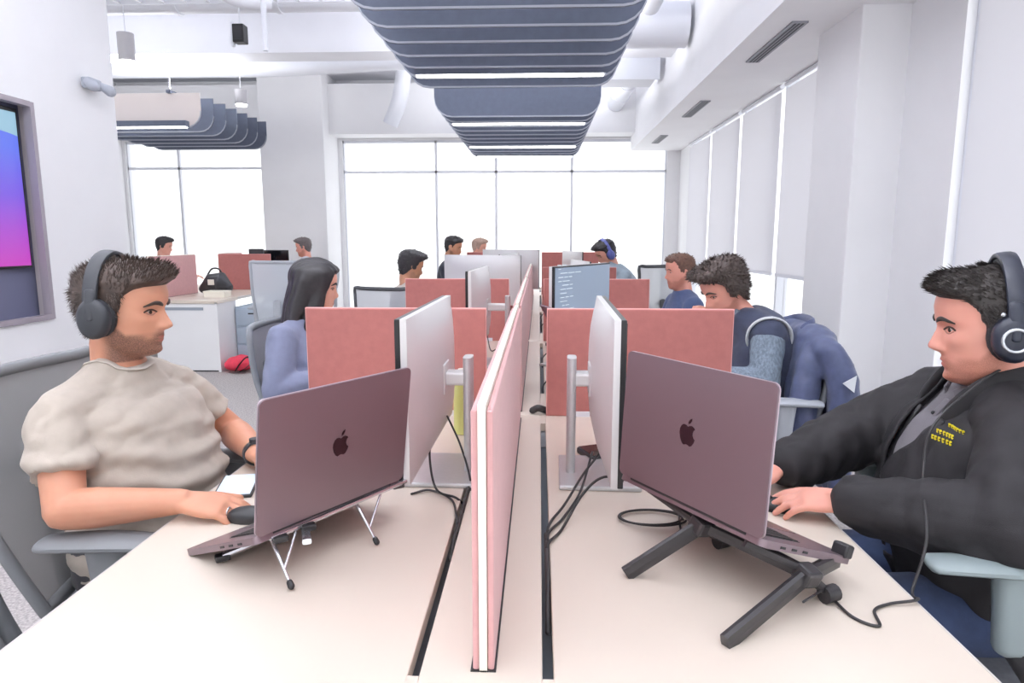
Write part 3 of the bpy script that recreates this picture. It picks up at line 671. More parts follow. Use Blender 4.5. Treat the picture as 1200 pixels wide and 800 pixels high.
part('bag_body', fuse(tube([(-.1, .05, .07), (.0, .03, .09), (.09, .05, .08)], [(.07, .10), (.085, .12), (.06, .09)], 14, ref=(0, 0, 1)), .01, 2, lambda c, n: c+n*snoise(c, 30, 3)[:, None]*.008), RED, root, smooth=True)
for k, pts in enumerate((((-.02, -.08, .02), (.04, -.09, .1), (.10, -.06, .16), (.15, 0, .12)), ((.02, -.1, .01), (.09, -.1, .05), (.14, -.06, .09), (.17, 0, .03)), ((-.08, -.08, .01), (.0, -.12, .015), (.1, -.12, .02)))):
    part('strap', tube(pts, [(.004, .014)]*len(pts), 8, smooth=5), BLACKP, root, smooth=True)
root = thing('duffel_bag', 'small black bag standing on the left wing desk', 'bag', (-3.62, 7.3, DZ))
part('bag_body', fuse(tube([(-.13, 0, .06), (-.03, 0, .12), (.08, 0, .13), (.15, 0, .08)], [.05, .11, .12, .06], 14), .012, 2), DARKM, root, smooth=True)
part('patch', box((.02, -.118, .14), (.07, .012, .06), bev=.004), CORE, root)
part('handle', tube([(-.08, 0, .2), (-.02, 0, .28), (.06, 0, .28), (.1, 0, .21)], [.01]*4, 8, smooth=4), BLACKP, root, smooth=True)
monitor(-3.5, 8.6, -PI/2, 1.2, 'pale monitor on the left wing desk', group='left wing monitors', W=.5, H=.3)
root = thing('desk_phone', 'dark desk phone behind the left wing divider', 'phone', (-3.55, 8.3, DZ))
part('phone_body', box((0, 0, .44), (.18, .06, .1), bev=.01), DARKM, root); part('phone_stand', box((0, .03, .2), (.04, .04, .4)), DARKM, root)
root = thing('paper_box', 'low white paper box on the left wing desk', 'box', (-3.42, 6.95, DZ))
part('box_base', box((0, 0, .025), (.22, .16, .05)), CORE, root); part('box_lid', box((0, 0, .058), (.23, .17, .016)), CORE, root)

# ------------------------------------------------------------------ wall display in the niche
def tv_mat():
    m = bpy.data.materials.new('display_picture'); m.use_nodes = True; t = m.node_tree; b = t.nodes['Principled BSDF']
    tc = t.nodes.new('ShaderNodeTexCoord'); sp = t.nodes.new('ShaderNodeSeparateXYZ'); t.links.new(tc.outputs['Object'], sp.inputs[0])
    def N(op, a, bb=None):
        n = t.nodes.new('ShaderNodeMath'); n.operation = op
        for i, v in enumerate((a, bb)):
            if v is None: continue
            if isinstance(v, (int, float)): n.inputs[i].default_value = v
            else: t.links.new(v, n.inputs[i])
        return n.outputs[0]
    y, z = sp.outputs['Y'], sp.outputs['Z']
    hill = N('ADD', N('MULTIPLY', N('SINE', N('MULTIPLY', y, 3.4)), .10), .66)       # hill line height
    mask = N('LESS_THAN', z, N('SUBTRACT', hill, N('MULTIPLY', N('POWER', N('SUBTRACT', .7, y), 2), .0)))
    rp = t.nodes.new('ShaderNodeValToRGB'); t.links.new(N('DIVIDE', z, .8), rp.inputs[0])
    el = rp.color_ramp.elements; el[0].position = .0; el[0].color = lin((206, 60, 196)); el[1].position = .85; el[1].color = lin((96, 120, 246))
    e = el.new(.25); e.color = lin((176, 70, 214)); e = el.new(.5); e.color = lin((126, 86, 232))
    mx = t.nodes.new('ShaderNodeMix'); mx.data_type = 'RGBA'; t.links.new(mask, mx.inputs[0]); mx.inputs[6].default_value = lin((158, 200, 224)); t.links.new(rp.outputs[0], mx.inputs[7])
    b.inputs['Base Color'].default_value = (.02, .02, .02, 1); t.links.new(mx.outputs[2], b.inputs['Emission Color']); b.inputs['Emission Strength'].default_value = .62; b.inputs['Roughness'].default_value = .3
    return m
root = thing('wall_display', 'large wall screen showing a blue and magenta picture in niche', 'display', (XL-.07, 3.255, .845))
part('recess_lining', box((-.02, 0, .645), (.012, 1.44, 1.28)), mat('niche_dark_panel', (96, 98, 122), .6), root)
part('frame', box((.005, .0, .78), (.03, 1.33, .92), bev=.006), BEZEL, root)
part('picture', box((.022, .0, .44), (.004, 1.29, .88)), tv_mat(), root).location = (0, 0, 0)
# picture object coordinates start at its lower edge
pic = [c for c in root.children if c.name.startswith('picture')][0]
pic.data.transform(Matrix.Translation((0, 0, -.005))); pic.location = (0, 0, .34)
part('mount', box((-.012, 0, .75), (.02, .5, .3)), DARKM, root)
for nm, c, s in (('frame_edge', (.06, .705, .645), (.05, .03, 1.28)), ('frame_edge', (.06, -.705, .645), (.05, .03, 1.28)), ('frame_edge', (.06, 0, 1.272), (.05, 1.38, .03)), ('frame_edge', (.06, 0, .018), (.05, 1.38, .03))):
    part(nm, box(c, s), mat('niche_frame_grey', (150, 142, 150), .5), root)
for c, s in (((.03, .713, .645), (.07, .012, 1.26)), ((.03, -.713, .645), (.07, .012, 1.26))): part('recess_side', box(c, s), mat('niche_side_grey', (176, 168, 172), .6), root)

# ================================================================== PEOPLE
def nrmz(v): v = np.array(v, float); return v/(np.linalg.norm(v)+1e-12)
ZS = [-.118, -.108, -.096, -.08, -.06, -.045, -.03, -.01, .01, .03, .05, .07, .09, .104, .112, .1155]
FX = [.040, .066, .076, .077, .080, .080, .082, .083, .083, .089, .090, .085, .070, .050, .028, .004]
BX = [.010, .026, .040, .054, .066, .074, .081, .090, .097, .101, .101, .095, .078, .056, .032, .004]
WX = [.016, .032, .043, .053, .061, .0655, .069, .0725, .074, .0755, .0755, .072, .059, .042, .024, .003]
def gz(y, z, y0, z0, sy, sz): return np.exp(-((y-y0)/sy)**2-((z-z0)/sz)**2)
def head_surf(th, z, feat=1.0, jaw=1.0, nose=1.0):
    """th, z arrays -> local points of the head surface (x forward, y left, z up)"""
    f = np.interp(z, ZS, FX); b = np.interp(z, ZS, BX); w_ = np.interp(z, ZS, WX)
    w_ = np.where(z < -.03, w_*(1+(jaw-1)*np.clip((-.03-z)/.05, 0, 1)), w_)
    c, s = np.cos(th), np.sin(th); ex = .88
    x = np.where(c >= 0, f, b)*np.sign(c)*np.abs(c)**ex; y = w_*np.sign(s)*np.abs(s)**.95
    d = np.zeros_like(x)
    ay = np.abs(y)
    nz_ = np.interp(z, [-.052, -.046, -.040, -.033, -.024, -.010, .004, .018, .03], [0, .004, .016, .0265, .0235, .014, .0065, .003, 0])
    ns = np.interp(z, [-.046, -.034, -.02, .01], [.013, .0125, .0085, .008])
    d += nose*nz_*np.exp(-(y/ns)**2)
    d += .0065*gz(ay, z, .0145, -.036, .006, .007)*nose
    d -= .012*gz(ay, z, .031, .006, .016, .011)
    d += .0055*gz(ay, z, .031, .004, .012, .007)
    d += .0045*gz(ay, z, .028, .022, .022, .006)
    d += .0050*gz(y, z, 0, -.0595, .019, .0042)+.0055*gz(y, z, 0, -.0705, .017, .0048)-.0045*gz(y, z, 0, -.0650, .024, .0016)
    d -= .003*gz(y, z, 0, -.080, .02, .004)
    d += .0065*gz(y, z, 0, -.098, .018, .011)
    d += .004*gz(ay, z, .050, -.018, .016, .014)-.003*gz(ay, z, .052, -.055, .012, .018)
    d -= .003*gz(ay, z, .066, .035, .014, .02)
    x = x+np.where(c > 0, d*feat, 0)
    return np.stack([x, y, z], -1)
def head_grid(nt_=88, nz=84, **k):
    t = np.linspace(0, 2*PI, nt_, endpoint=False); th = t-.38*np.sin(2*t)*0-.35*np.sin(t)      # denser at the face
    u = np.linspace(0, 1, nz); z = -.118+.2335*(u-.05*np.sin(2*PI*u)*.6)
    T, Z = np.meshgrid(th, z); P = head_surf(T, Z, **k)
    F = [(i*nt_+j, i*nt_+(j+1) % nt_, (i+1)*nt_+(j+1) % nt_, (i+1)*nt_+j) for i in range(nz-1) for j in range(nt_)]
    F += [tuple(range(nt_))[::-1], tuple((nz-1)*nt_+j for j in range(nt_))]
    return P.reshape(-1, 3), F, T.ravel(), Z.ravel(), nt_, nz
def skin_mat(name, rgb, beard, bamt, lips=(176, 96, 92)):
    m = bpy.data.materials.new(name); m.use_nodes = True; t = m.node_tree; b = t.nodes['Principled BSDF']
    b.inputs['Roughness'].default_value = .5; b.inputs['Subsurface Weight'].default_value = .12; b.inputs['Subsurface Radius'].default_value = (.01, .004, .002); b.inputs['Subsurface Scale'].default_value = 1
    def at(n): a = t.nodes.new('ShaderNodeAttribute'); a.attribute_name = n; return a.outputs['Fac']
    def mix(f, a, c):
        x = t.nodes.new('ShaderNodeMix'); x.data_type = 'RGBA'
        t.links.new(f, x.inputs[0])
        for i, v in ((6, a), (7, c)):
            if isinstance(v, tuple): x.inputs[i].default_value = v
            else: t.links.new(v, x.inputs[i])
        return x.outputs[2]
    tc = t.nodes.new('ShaderNodeTexCoord'); n = t.nodes.new('ShaderNodeTexNoise'); n.inputs['Scale'].default_value = 18; t.links.new(tc.outputs['Object'], n.inputs[0])
    n2 = t.nodes.new('ShaderNodeTexNoise'); n2.inputs['Scale'].default_value = 600; n2.inputs['Detail'].default_value = 2; t.links.new(tc.outputs['Object'], n2.inputs[0])
    base = mix(n.outputs['Fac'], lin(tuple(min(255, v*1.03) for v in rgb)), lin((rgb[0]*.98, rgb[1]*.92, rgb[2]*.90)))
    base = mix(at('lip'), base, lin(lips))
    ml = t.nodes.new('ShaderNodeMath'); ml.operation = 'MULTIPLY'; mr = t.nodes.new('ShaderNodeMapRange'); mr.inputs[1].default_value = .35; mr.inputs[2].default_value = .6; mr.inputs[3].default_value = .55*bamt; mr.inputs[4].default_value = bamt
    t.links.new(n2.outputs['Fac'], mr.inputs[0]); t.links.new(at('beard'), ml.inputs[0]); t.links.new(mr.outputs[0], ml.inputs[1])
    base = mix(ml.outputs[0], base, lin(beard)); t.links.new(base, b.inputs['Base Color']); return m
def fabric(name, rgb, amt=.06, bump=.35, bscale=500, rough=.9, **k): return mat(name, rgb, rough, nscale=35, namt=amt, bump=bump, bscale=bscale, sheen=.15, **k)
def hand_shapes(g, wrist, fd, up, thumb, curl=.35, s=1.0, spread=.06, fine=True):
    """fd finger direction, up = back of the hand, thumb = direction the thumb side faces"""
    w_ = np.array(wrist, float); fd = nrmz(fd); up = nrmz(np.array(up)-fd*(np.array(up)@fd)); lat = np.cross(up, fd)
    if lat @ np.array(thumb) < 0: lat = -lat
    tube([w_-fd*.02*s, w_+fd*.02*s, w_+fd*.055*s, w_+fd*.090*s], [(.026*s, .019*s), (.033*s, .017*s), (.040*s, .016*s), (.039*s, .0125*s)], 16, g, ref=lat, smooth=3, se=2.4)
    L = [(.029, .072), (.0098, .080), (-.0098, .075), (-.0285, .060)]
    for i, (o, l) in enumerate(L):
        b = w_+fd*(.088-.004*abs(i-1.2))*s+lat*o*s; a = curl*(1+.12*i); d = nrmz(fd+lat*spread*(1.3-i)); P = [b-d*.012*s, b]; ang = a*.5; q = b
        for k, fr in enumerate((.45, .32, .23)):
            dd = nrmz(d*math.cos(ang)-up*math.sin(ang)); q = q+dd*l*fr*s; P.append(q); ang += a*(1.0 if k == 0 else .6)
        r = (.0088-.0006*(i == 3)*1.5)*s
        tube(P, [r*1.05, r, r*1.0, r*.92, r*.80], 12, g, smooth=2)
    b = w_+fd*.028*s+lat*.026*s-up*.006*s; d1 = nrmz(lat*.75+fd*.75-up*.25); d2 = nrmz(lat*.35+fd*.95-up*.2)
    tube([b-d1*.012*s, b+d1*.026*s, b+d1*.032*s+d2*.028*s, b+d1*.034*s+d2*.052*s], [.0125*s, .0125*s, .0105*s, .0085*s], 12, g, smooth=2)
def sections(J, inf=0):
    """torso tube through the joints with shoulder-aligned sections"""
    lat = nrmz(np.array(J['shl'])-np.array(J['shr'])); lat[2] = 0; lat = nrmz(lat)
    pts = [J['pelvis'], J['waist'], J['belly'], J['chest'], J['upper'], J['base']]
    R_ = J.get('tw', [(.168, .115), (.158, .115), (.160, .12), (.170, .118), (.165, .098), (.085, .062)])
    return pts, [(a+inf, b+inf) for a, b in R_], lat
def build_joints(head, yaw, lean=0.0, over=None, sc=1.0):
    F = np.array((math.cos(yaw), math.sin(yaw), 0)); S = np.array((-F[1], F[0], 0)); U = np.array((0, 0, 1.)); H = np.array(head, float)
    def q(f, s, z): return H+(F*(f+lean*z)+S*s+U*z)*sc
    J = dict(base=q(-.035, 0, -.150), upper=q(-.045, 0, -.235), chest=q(-.04, 0, -.34), belly=q(-.035, 0, -.45), waist=q(-.05, 0, -.54), pelvis=q(-.08, 0, -.63),
             shl=q(-.04, .175, -.215), shr=q(-.04, -.175, -.215), ell=q(.03, .235, -.42), elr=q(.03, -.235, -.42), wrl=q(.25, .16, -.39), wrr=q(.25, -.16, -.39),
             hil=q(-.06, .09, -.66), hir=q(-.06, -.09, -.66), knl=q(.36, .12, -.655), knr=q(.36, -.12, -.655), anl=q(.33, .12, -1.05), anr=q(.33, -.12, -1.05), F=F, S=S)
    J['anl'][2] = J['anr'][2] = .09
    if over: J.update({k: (np.array(v, float) if not isinstance(v, list) else v) for k, v in over.items()})
    return J
def smoothstep(x, a, b): t = np.clip((x-a)/(b-a), 0, 1); return t*t*(3-2*t)
# hair styles: thickness as a function of local position
def style_short(p, top=.018, side=.008, front=.014, recess=.052, burn=-.025, nseed=1, back=-.075, curl=0):
    x, y, z = p.T
    line = np.interp(x, [-.11, -.06, -.03, -.012, .004, .016, .03, .050, .066, .10], [back, back, -.035, -.02, burn, burn+.01, .038, recess, .063, .070])
    h = z-line; m = smoothstep(h, 0, .012)
    t = side+(top-side)*smoothstep(z, .045, .09)+front*smoothstep(x, .02, .07)*smoothstep(z, .05, .085)
    t = t*(1+.22*snoise(p, 55, nseed))+curl*snoise(p, 90, nseed+5)*m
    return m*t-.006*(1-m)
def make_hair(root, HM, style, m, n_clump=900, ln=.012, wd=.0032, flow=None, name='hair', hk={}, seed=1, nt_=96, nz=88, extra=None, voxel=None):
    P, F, T, Z, a, b = head_grid(nt_, nz, feat=0, **hk)
    ctr = np.array((-.004, 0, .0)); N = (P-ctr)/np.array((.09, .075, .115))**2; N /= np.linalg.norm(N, axis=1)[:, None]
    th = style(P); V = P+N*th[:, None]; g = G(); g.add(V, F)
    rs = np.random.RandomState(seed); ok = np.where(th > .004)[0]
    w_ = np.clip(.115-np.abs(P[ok, 2]-.03), .01, 1); w_ = np.ones(len(ok))/len(ok)
    for i in rs.choice(ok, n_clump, p=w_):
        p = V[i]-N[i]*.003; fl = flow(P[i], N[i]) if flow else np.array((0, 0, 0)); d = nrmz(N[i]*.5+fl+rs.normal(size=3)*.22); L = ln*(.6+.8*rs.rand())
        s = nrmz(np.cross(d, N[i]+rs.normal(size=3)*.1))*wd; k = N[i]*wd*.6; mid = p+d*L*.55; tip = p+d*L*.8+nrmz(d+fl*.8-N[i]*.3)*L*.35
        g.add([p-s, p+s, p+k, mid-s*.7, mid+s*.7, mid+k*.7, tip], [(0, 1, 4, 3), (1, 2, 5, 4), (2, 0, 3, 5), (3, 4, 6), (4, 5, 6), (5, 3, 6)])
    A = HM; V = np.array(g.v) @ A[:3, :3].T+A[:3, 3]; g2 = G(); g2.add(V, g.f)
    if extra: extra(g2)
    return part(name, g2, m, root, smooth=True, world=True)
def person(label, head, yaw, pitch=0, roll=0, tyaw=None, lean=0., over=None, skin=None, hair=None, hairm=None, top=None, topname='shirt', sleeve='long', legs=None, voxel=.009, cv=.011,
           hands=True, near=False, hk={}, sc=1.0, hs=1.0, hx=1.0, hz=1.0, hargs={}, jawbeard=0, fold=None, curl=(.4, .4), hdir=(None, None), hup=(None, None), group=None, ears=True, eyes=True, inner=None, shirt_inf=.014, wr_amp=.004):
    J = build_joints(head, yaw if tyaw is None else tyaw, lean, over, sc)
    root = thing('person', label, 'person', (float(J['pelvis'][0]), float(J['pelvis'][1]), 0), 0, group)
    HM = np.array(Matrix.Translation(tuple(head)) @ Matrix.Rotation(yaw, 4, 'Z') @ Matrix.Rotation(pitch, 4, 'Y') @ Matrix.Rotation(roll, 4, 'X') @ Matrix.Diagonal((hs*hx, hs, hs*hz, 1)))
    hw = lambda p: np.array(p) @ HM[:3, :3].T+HM[:3, 3]
    P, F, _, _, _, _ = head_grid(100 if near else 56, 96 if near else 52, **hk)
    g = G(); g.add(hw(P), F)
    if ears:
        for s in (-1, 1):
            ball(hw((-.006, s*.075, -.008)), (.016, .007, .030), 14, g, HM[:3, :3] @ rotm(0, .15, -s*.35))
            tube([hw((.006, s*.074, -.03)), hw((-.014, s*.083, -.022)), hw((-.024, s*.088, .006)), hw((-.008, s*.084, .024)), hw((.006, s*.076, .012))], [.0035]*5, 8, g, smooth=3)
    # neck
    nb = np.array(J['base']); tube([nb+(0, 0, -.05), nb, hw((-.022, 0, -.085)), hw((-.018, 0, -.04))], [(.062, .062), (.060, .060), (.055, .057), (.052, .052)], 20, g, smooth=4)
    pts, rr, lat = sections(J, -.006); tube(pts, rr, 28, g, ref=lat, smooth=4, se=2.3)
    for s, k in ((1, 'l'), (-1, 'r')):
        sh, el, wr = (np.array(J[a+k]) for a in ('sh', 'el', 'wr'))
        tube([nb+lat*s*.03+(0, 0, .0), sh*.5+nb*.5+(0, 0, -.0), sh], [.048, .046, .05], 14, g, smooth=3)
        tube([sh, sh*.5+el*.5, el], [.053, .046, .041], 18, g, smooth=4)
        fa = [el, el*.72+wr*.28, wr]; tube(fa, [.042, .043, .027], 18, g, smooth=4)
        if hands:
            i = 0 if k == 'l' else 1; fd = hdir[i] if hdir[i] is not None else J['F']-.0; up = hup[i] if hup[i] is not None else (0, 0, 1.)
            hand_shapes(g, wr, fd, up, -lat*s, curl[i], s=1.0 if near else 1.05)
        hi, kn, an = (np.array(J[a+k]) for a in ('hi', 'kn', 'an'))
        tube([hi, kn], [.078, .052], 16, g, smooth=0); tube([kn, kn*.7+an*.3, an], [.052, .05, .036], 14, g, smooth=3)
        tube([an+(0, 0, -.03), an+J['F']*.10+(0, 0, -.05), an+J['F']*.19+(0, 0, -.06)], [(.036, .036), (.04, .03), (.035, .02)], 12, g, smooth=3)
    me = fuse(g, voxel, 1)
    n = len(me.vertices); co = np.empty(n*3); me.vertices.foreach_get('co', co); co = co.reshape(-1, 3); HI = np.linalg.inv(HM); L = co @ HI[:3, :3].T+HI[:3, 3]
    x, y, z = L.T; ay = np.abs(y)
    lip = np.clip(np.maximum(gz(y, z, 0, -.0605, .021, .0042), gz(y, z, 0, -.070, .019, .005))*1.6-.5, 0, 1)*(x > .06)
    jl = np.interp(x, [-.02, .01, .03, .06, .09], [-.035, -.03, -.052, -.050, -.047])
    bd = smoothstep(jl-z, -.004, .010)*(x > -.03)*(z > -.125)*(1-lip)*(1-.8*gz(ay, z, .034, -.057, .010, .008))
    bd = np.where((z > -.125), bd, 0)*smoothstep(x, -.03, .0)
    for nm, v in (('lip', lip), ('beard', bd)):
        a_ = me.attributes.new(nm, 'FLOAT', 'POINT'); a_.data.foreach_set('value', v.astype(np.float32))
    me.materials.append(skin); me.polygons.foreach_set('use_smooth', [True]*len(me.polygons)); me.name = 'body'
    part('body', me, None, root, world=True)
    if eyes:
        em = mat('eye_white', (176, 160, 154), .3); im = mat('eye_iris', (58, 44, 38), .15); bm_ = hairm
        for s in (-1, 1):
            c = hw((.0607, s*.031, .0038)); e = part('eye', ball(c, .0112, 18), em, root, smooth=True, world=True)
            d = HM[:3, :3] @ nrmz((1, 0, -.1)); part('iris', ball(c+d*.0085, .0052, 14), im, e, smooth=True, world=True)
            if near:
                T_ = [head_surf(np.array([0.]), np.array([0.]))[0]]
                def onface(yy, zz, off):
                    f = np.interp(zz, ZS, FX); w0 = np.interp(zz, ZS, WX); th = math.asin(max(-1, min(1, np.sign(yy)*(abs(yy)/w0)**(1/.95)))); q = head_surf(np.array([th]), np.array([zz]), **hk)[0]; q[0] += off; return hw(q)
                lid = [onface(s*yy, zz, of) for yy, zz, of in ((.017, .004, .0), (.024, .0085, .001), (.031, .0098, .0015), (.039, .008, .001), (.046, .004, 0))]
                part('eyelid', tube(lid, [(.0022, .0022)]*5, 8, smooth=4), mat('eyelash', (70, 50, 44), .6), root, smooth=True, world=True)
                lo = [onface(s*yy, zz, of) for yy, zz, of in ((.019, .002, .0), (.031, -.0035, .0005), (.043, .001, 0))]
                part('eyelid', tube(lo, [(.0014, .0014)]*3, 8, smooth=4), mat('lower_lid', (168, 118, 104), .6), root, smooth=True, world=True)
                br = [onface(s*yy, zz, .001) for yy, zz in ((.012, .021), (.022, .0255), (.034, .0275), (.046, .0225), (.052, .018))]
                part('eyebrow', tube(br, [(.0018, .0036), (.0025, .005), (.0025, .0048), (.002, .0036), (.001, .002)], 8, smooth=4, ref=tuple(HM[:3, 0])), bm_, root, smooth=True, world=True)
            else:
                br = [hw((.088-abs(yy)*.25, s*yy, zz)) for yy, zz in ((.012, .021), (.03, .026), (.048, .019))]
                part('eyebrow', tube(br, [(.003, .004)]*3, 8, smooth=2), bm_, root, smooth=True, world=True)
    if hair: make_hair(root, HM, hair, hairm, hk=hk, **hargs)
    # trousers and shoes
    g = G(); pv = np.array(J['pelvis']); tube([pv+(0, 0, -.02), pv+(0, 0, .09)], [(.185, .135), (.178, .13)], 24, g, ref=lat, se=2.4)
    for k in 'lr':
        hi, kn, an = (np.array(J[a+k]) for a in ('hi', 'kn', 'an'))
        tube([hi, kn], [.098, .070], 18, g); tube([kn, kn*.6+an*.4, an+(0, 0, .0)], [.070, .066, .058], 16, g, smooth=3)
    part('trousers', fuse(g, max(cv, .010), 1, lambda c, n: c+n*(snoise(c, 28, 9)*.005)[:, None]), legs, root, smooth=True, world=True) if False else None
    tm = fuse(g, max(cv, .010), 1, lambda c, n: c+n*(snoise(c, 28, 9)*.005)[:, None]); tm.materials.append(legs); tm.name = 'trousers'; part('trousers', tm, None, root, world=True)
    SH = mat('shoe_dark', (52, 50, 54), .6)
    for k in 'lr':
        an = np.array(J['an'+k]); part('shoe', tube([an+(0, 0, -.035)-J['F']*.04, an+J['F']*.06+(0, 0, -.045), an+J['F']*.20+(0, 0, -.06)], [(.045, .042), (.046, .042), (.04, .026)], 14, smooth=3, ref=tuple(lat)), SH, root, smooth=True, world=True)
    # top
    def garment(inf, sl, neck=.012, vx=cv, extra=None, fold_=fold, sl_r=0, amp=wr_amp):
        g = G(); p2, r2, lat_ = sections(J, inf); p2 = list(p2); p2[0] = p2[0]+np.array((0, 0, -.01)); p2.append(nb+(0, 0, neck)); r2.append((.066+inf*.4, .062+inf*.4)); tube(p2, r2, 32, g, ref=lat_, smooth=4, se=2.35, round_=False)
        for s, k in ((1, 'l'), (-1, 'r')):
            sh, el, wr = (np.array(J[a+k]) for a in ('sh', 'el', 'wr'))
            tube([nb+lat*s*.045+(0, 0, -.012), sh*.5+nb*.5+(0, 0, .0), sh], [.044+inf, .046+inf, .050+inf], 16, g, smooth=3)
            ball(sh, .050+inf, 18, g)
            if sl == 'short': e2 = sh+(el-sh)*.62; tube([sh, e2], [.050+inf, .052+inf+sl_r], 20, g, round_=False)
            elif sl == 'none': pass
            else:
                tube([sh, sh*.5+el*.5, el], [.056+inf, .052+inf+sl_r, .049+inf+sl_r], 20, g, smooth=4); tube([el, el*.6+wr*.4, wr*.93+el*.07], [.049+inf+sl_r, .046+inf+sl_r, .032+inf+sl_r*.6], 18, g, smooth=4, round_=True)
        if extra: extra(g)
        df = fold_ or (lambda c, n: c+n*(snoise(c, 26, 4, (1, 1, 1.6))*amp+snoise(c, 60, 5)*amp*.35)[:, None])
        return fuse(g, vx, 1, df)
    if top is not None:
        tm = garment(shirt_inf, sleeve); tm.name = topname; tm.materials.append(top); part(topname, tm, None, root, world=True)
    return root, J, HM, hw, garment, lat

# ---- skins and hair colours
SK1 = skin_mat('skin_tan', (204, 150, 124), (96, 68, 58), .95)
SK2 = skin_mat('skin_fair_rosy', (222, 162, 146), (140, 78, 56), .55, (190, 104, 100))
SK3 = skin_mat('skin_light', (220, 168, 150), (120, 90, 76), .0)
SK4 = skin_mat('skin_olive', (196, 148, 120), (60, 50, 46), .35)
HB1 = mat('hair_dark_brown', (66, 52, 46), .55, nscale=70, namt=.35); HB2 = mat('hair_near_black_brown', (48, 42, 40), .5, nscale=70, namt=.35)
HBL = mat('hair_black', (36, 33, 37), .42, nscale=50, namt=.3); HBR = mat('hair_chestnut', (104, 74, 62), .55, nscale=60, namt=.25); HBF = mat('hair_fair', (176, 150, 136), .6, nscale=60, namt=.2)
DENIM = fabric('dark_denim', (52, 66, 100), .15); DKT = fabric('dark_trousers', (58, 56, 62), .1)

# ---- man at left
TEE = fabric('beige_cotton_jersey', (177, 166, 155), .04)
def tee_fold(c, n):
    z = c[:, 2]; w1 = smoothstep(z, .98, .80); x = c[:, 0]
    f = np.sin(z*95+snoise(c, 14, 2)*3.2+c[:, 1]*9+x*10)*.0058*w1+snoise(c, 22, 3, (1, 1, 1.5))*.006+np.abs(snoise(c, 38, 17, (1.3, .6, 1.5)))*.009+np.sin((z*60+c[:, 1]*40)+snoise(c, 12, 8)*3)*.002*smoothstep(c[:, 1], 1.72, 1.9)
    return c+n*f[:, None]
def s_left(p):
    return style_short(p, top=.014, side=.008, front=.022, recess=.056, burn=-.03, nseed=3)
def flow_left(p, n): return np.array((.35 if p[0] > .0 else -.3, 0, .9 if p[2] > .05 else -.5))
pL, JL, HML, hwL, garL, latL = person('man with headphones and short beard in beige t-shirt at left laptop', (-1.014, 1.585, 1.160), R(4), R(4), 0, hx=1.09, hz=.97, tyaw=R(-6), over=dict(
        base=(-1.045, 1.59, 1.005), upper=(-1.05, 1.59, .93), chest=(-1.02, 1.585, .84), belly=(-.985, 1.58, .72), waist=(-.985, 1.58, .64), pelvis=(-1.00, 1.58, .54),
        shr=(-1.075, 1.405, .93), shl=(-1.01, 1.775, .925), elr=(-1.0, 1.30, .765), ell=(-.90, 1.87, .77), wrr=(-.775, 1.35, .768), wrl=(-.735, 1.655, .775),
        tw=[(.175, .135), (.175, .14), (.180, .148), (.190, .140), (.178, .108), (.085, .065)], hil=(-.98, 1.68, .52), hir=(-.98, 1.48, .52), knl=(-.56, 1.72, .54), knr=(-.56, 1.46, .54), anl=(-.56, 1.72, .09), anr=(-.56, 1.46, .09)),
    skin=SK1, hair=s_left, hairm=HB1, hargs=dict(n_clump=5200, ln=.013, wd=.0012, flow=flow_left), top=TEE, topname='t_shirt', sleeve='short', legs=DKT, voxel=.0042, cv=.0065, near=True, fold=tee_fold,
    curl=(.55, .42), hdir=((1, -.35, -.05), (1, .02, -.14)), hup=((0, -.1, 1), (0, -.25, 1)), shirt_inf=.012, hk=dict(jaw=1.06, nose=1.0))
from mathutils.bvhtree import BVHTree
def on_mesh(o, src, dr):
    me_ = o.data; M_ = ROOTM[o.name]; bv_ = BVHTree.FromPolygons([tuple(M_ @ v.co) for v in me_.vertices], [tuple(p.vertices) for p in me_.polygons])
    out = []
    for s_, d_ in zip(src, dr):
        h_ = bv_.ray_cast(Vector(s_), Vector(d_)); out.append(np.array(h_[0]) if h_[0] else None)
    return out
ts_ = [c for c in pL.children if c.name.startswith('t_shirt')][0]; AA = np.linspace(0, 2*PI, 25)[:-1]; nbL = np.array(JL['base'])
hits = on_mesh(ts_, [nbL+(math.cos(a)*.074, math.sin(a)*.070, .25) for a in AA], [(0, 0, -1)]*24)
hits = [h if h is not None else nbL+(math.cos(a)*.074, math.sin(a)*.070, 0) for h, a in zip(hits, AA)]; hits.append(hits[0])
part('collar', tube([h+(0, 0, -.001) for h in hits], [(.004, .010)]*25, 8, smooth=1, ref=(0, 0, 1)), mat('beige_rib_collar', (190, 181, 172), .9), pL, smooth=True, world=True)

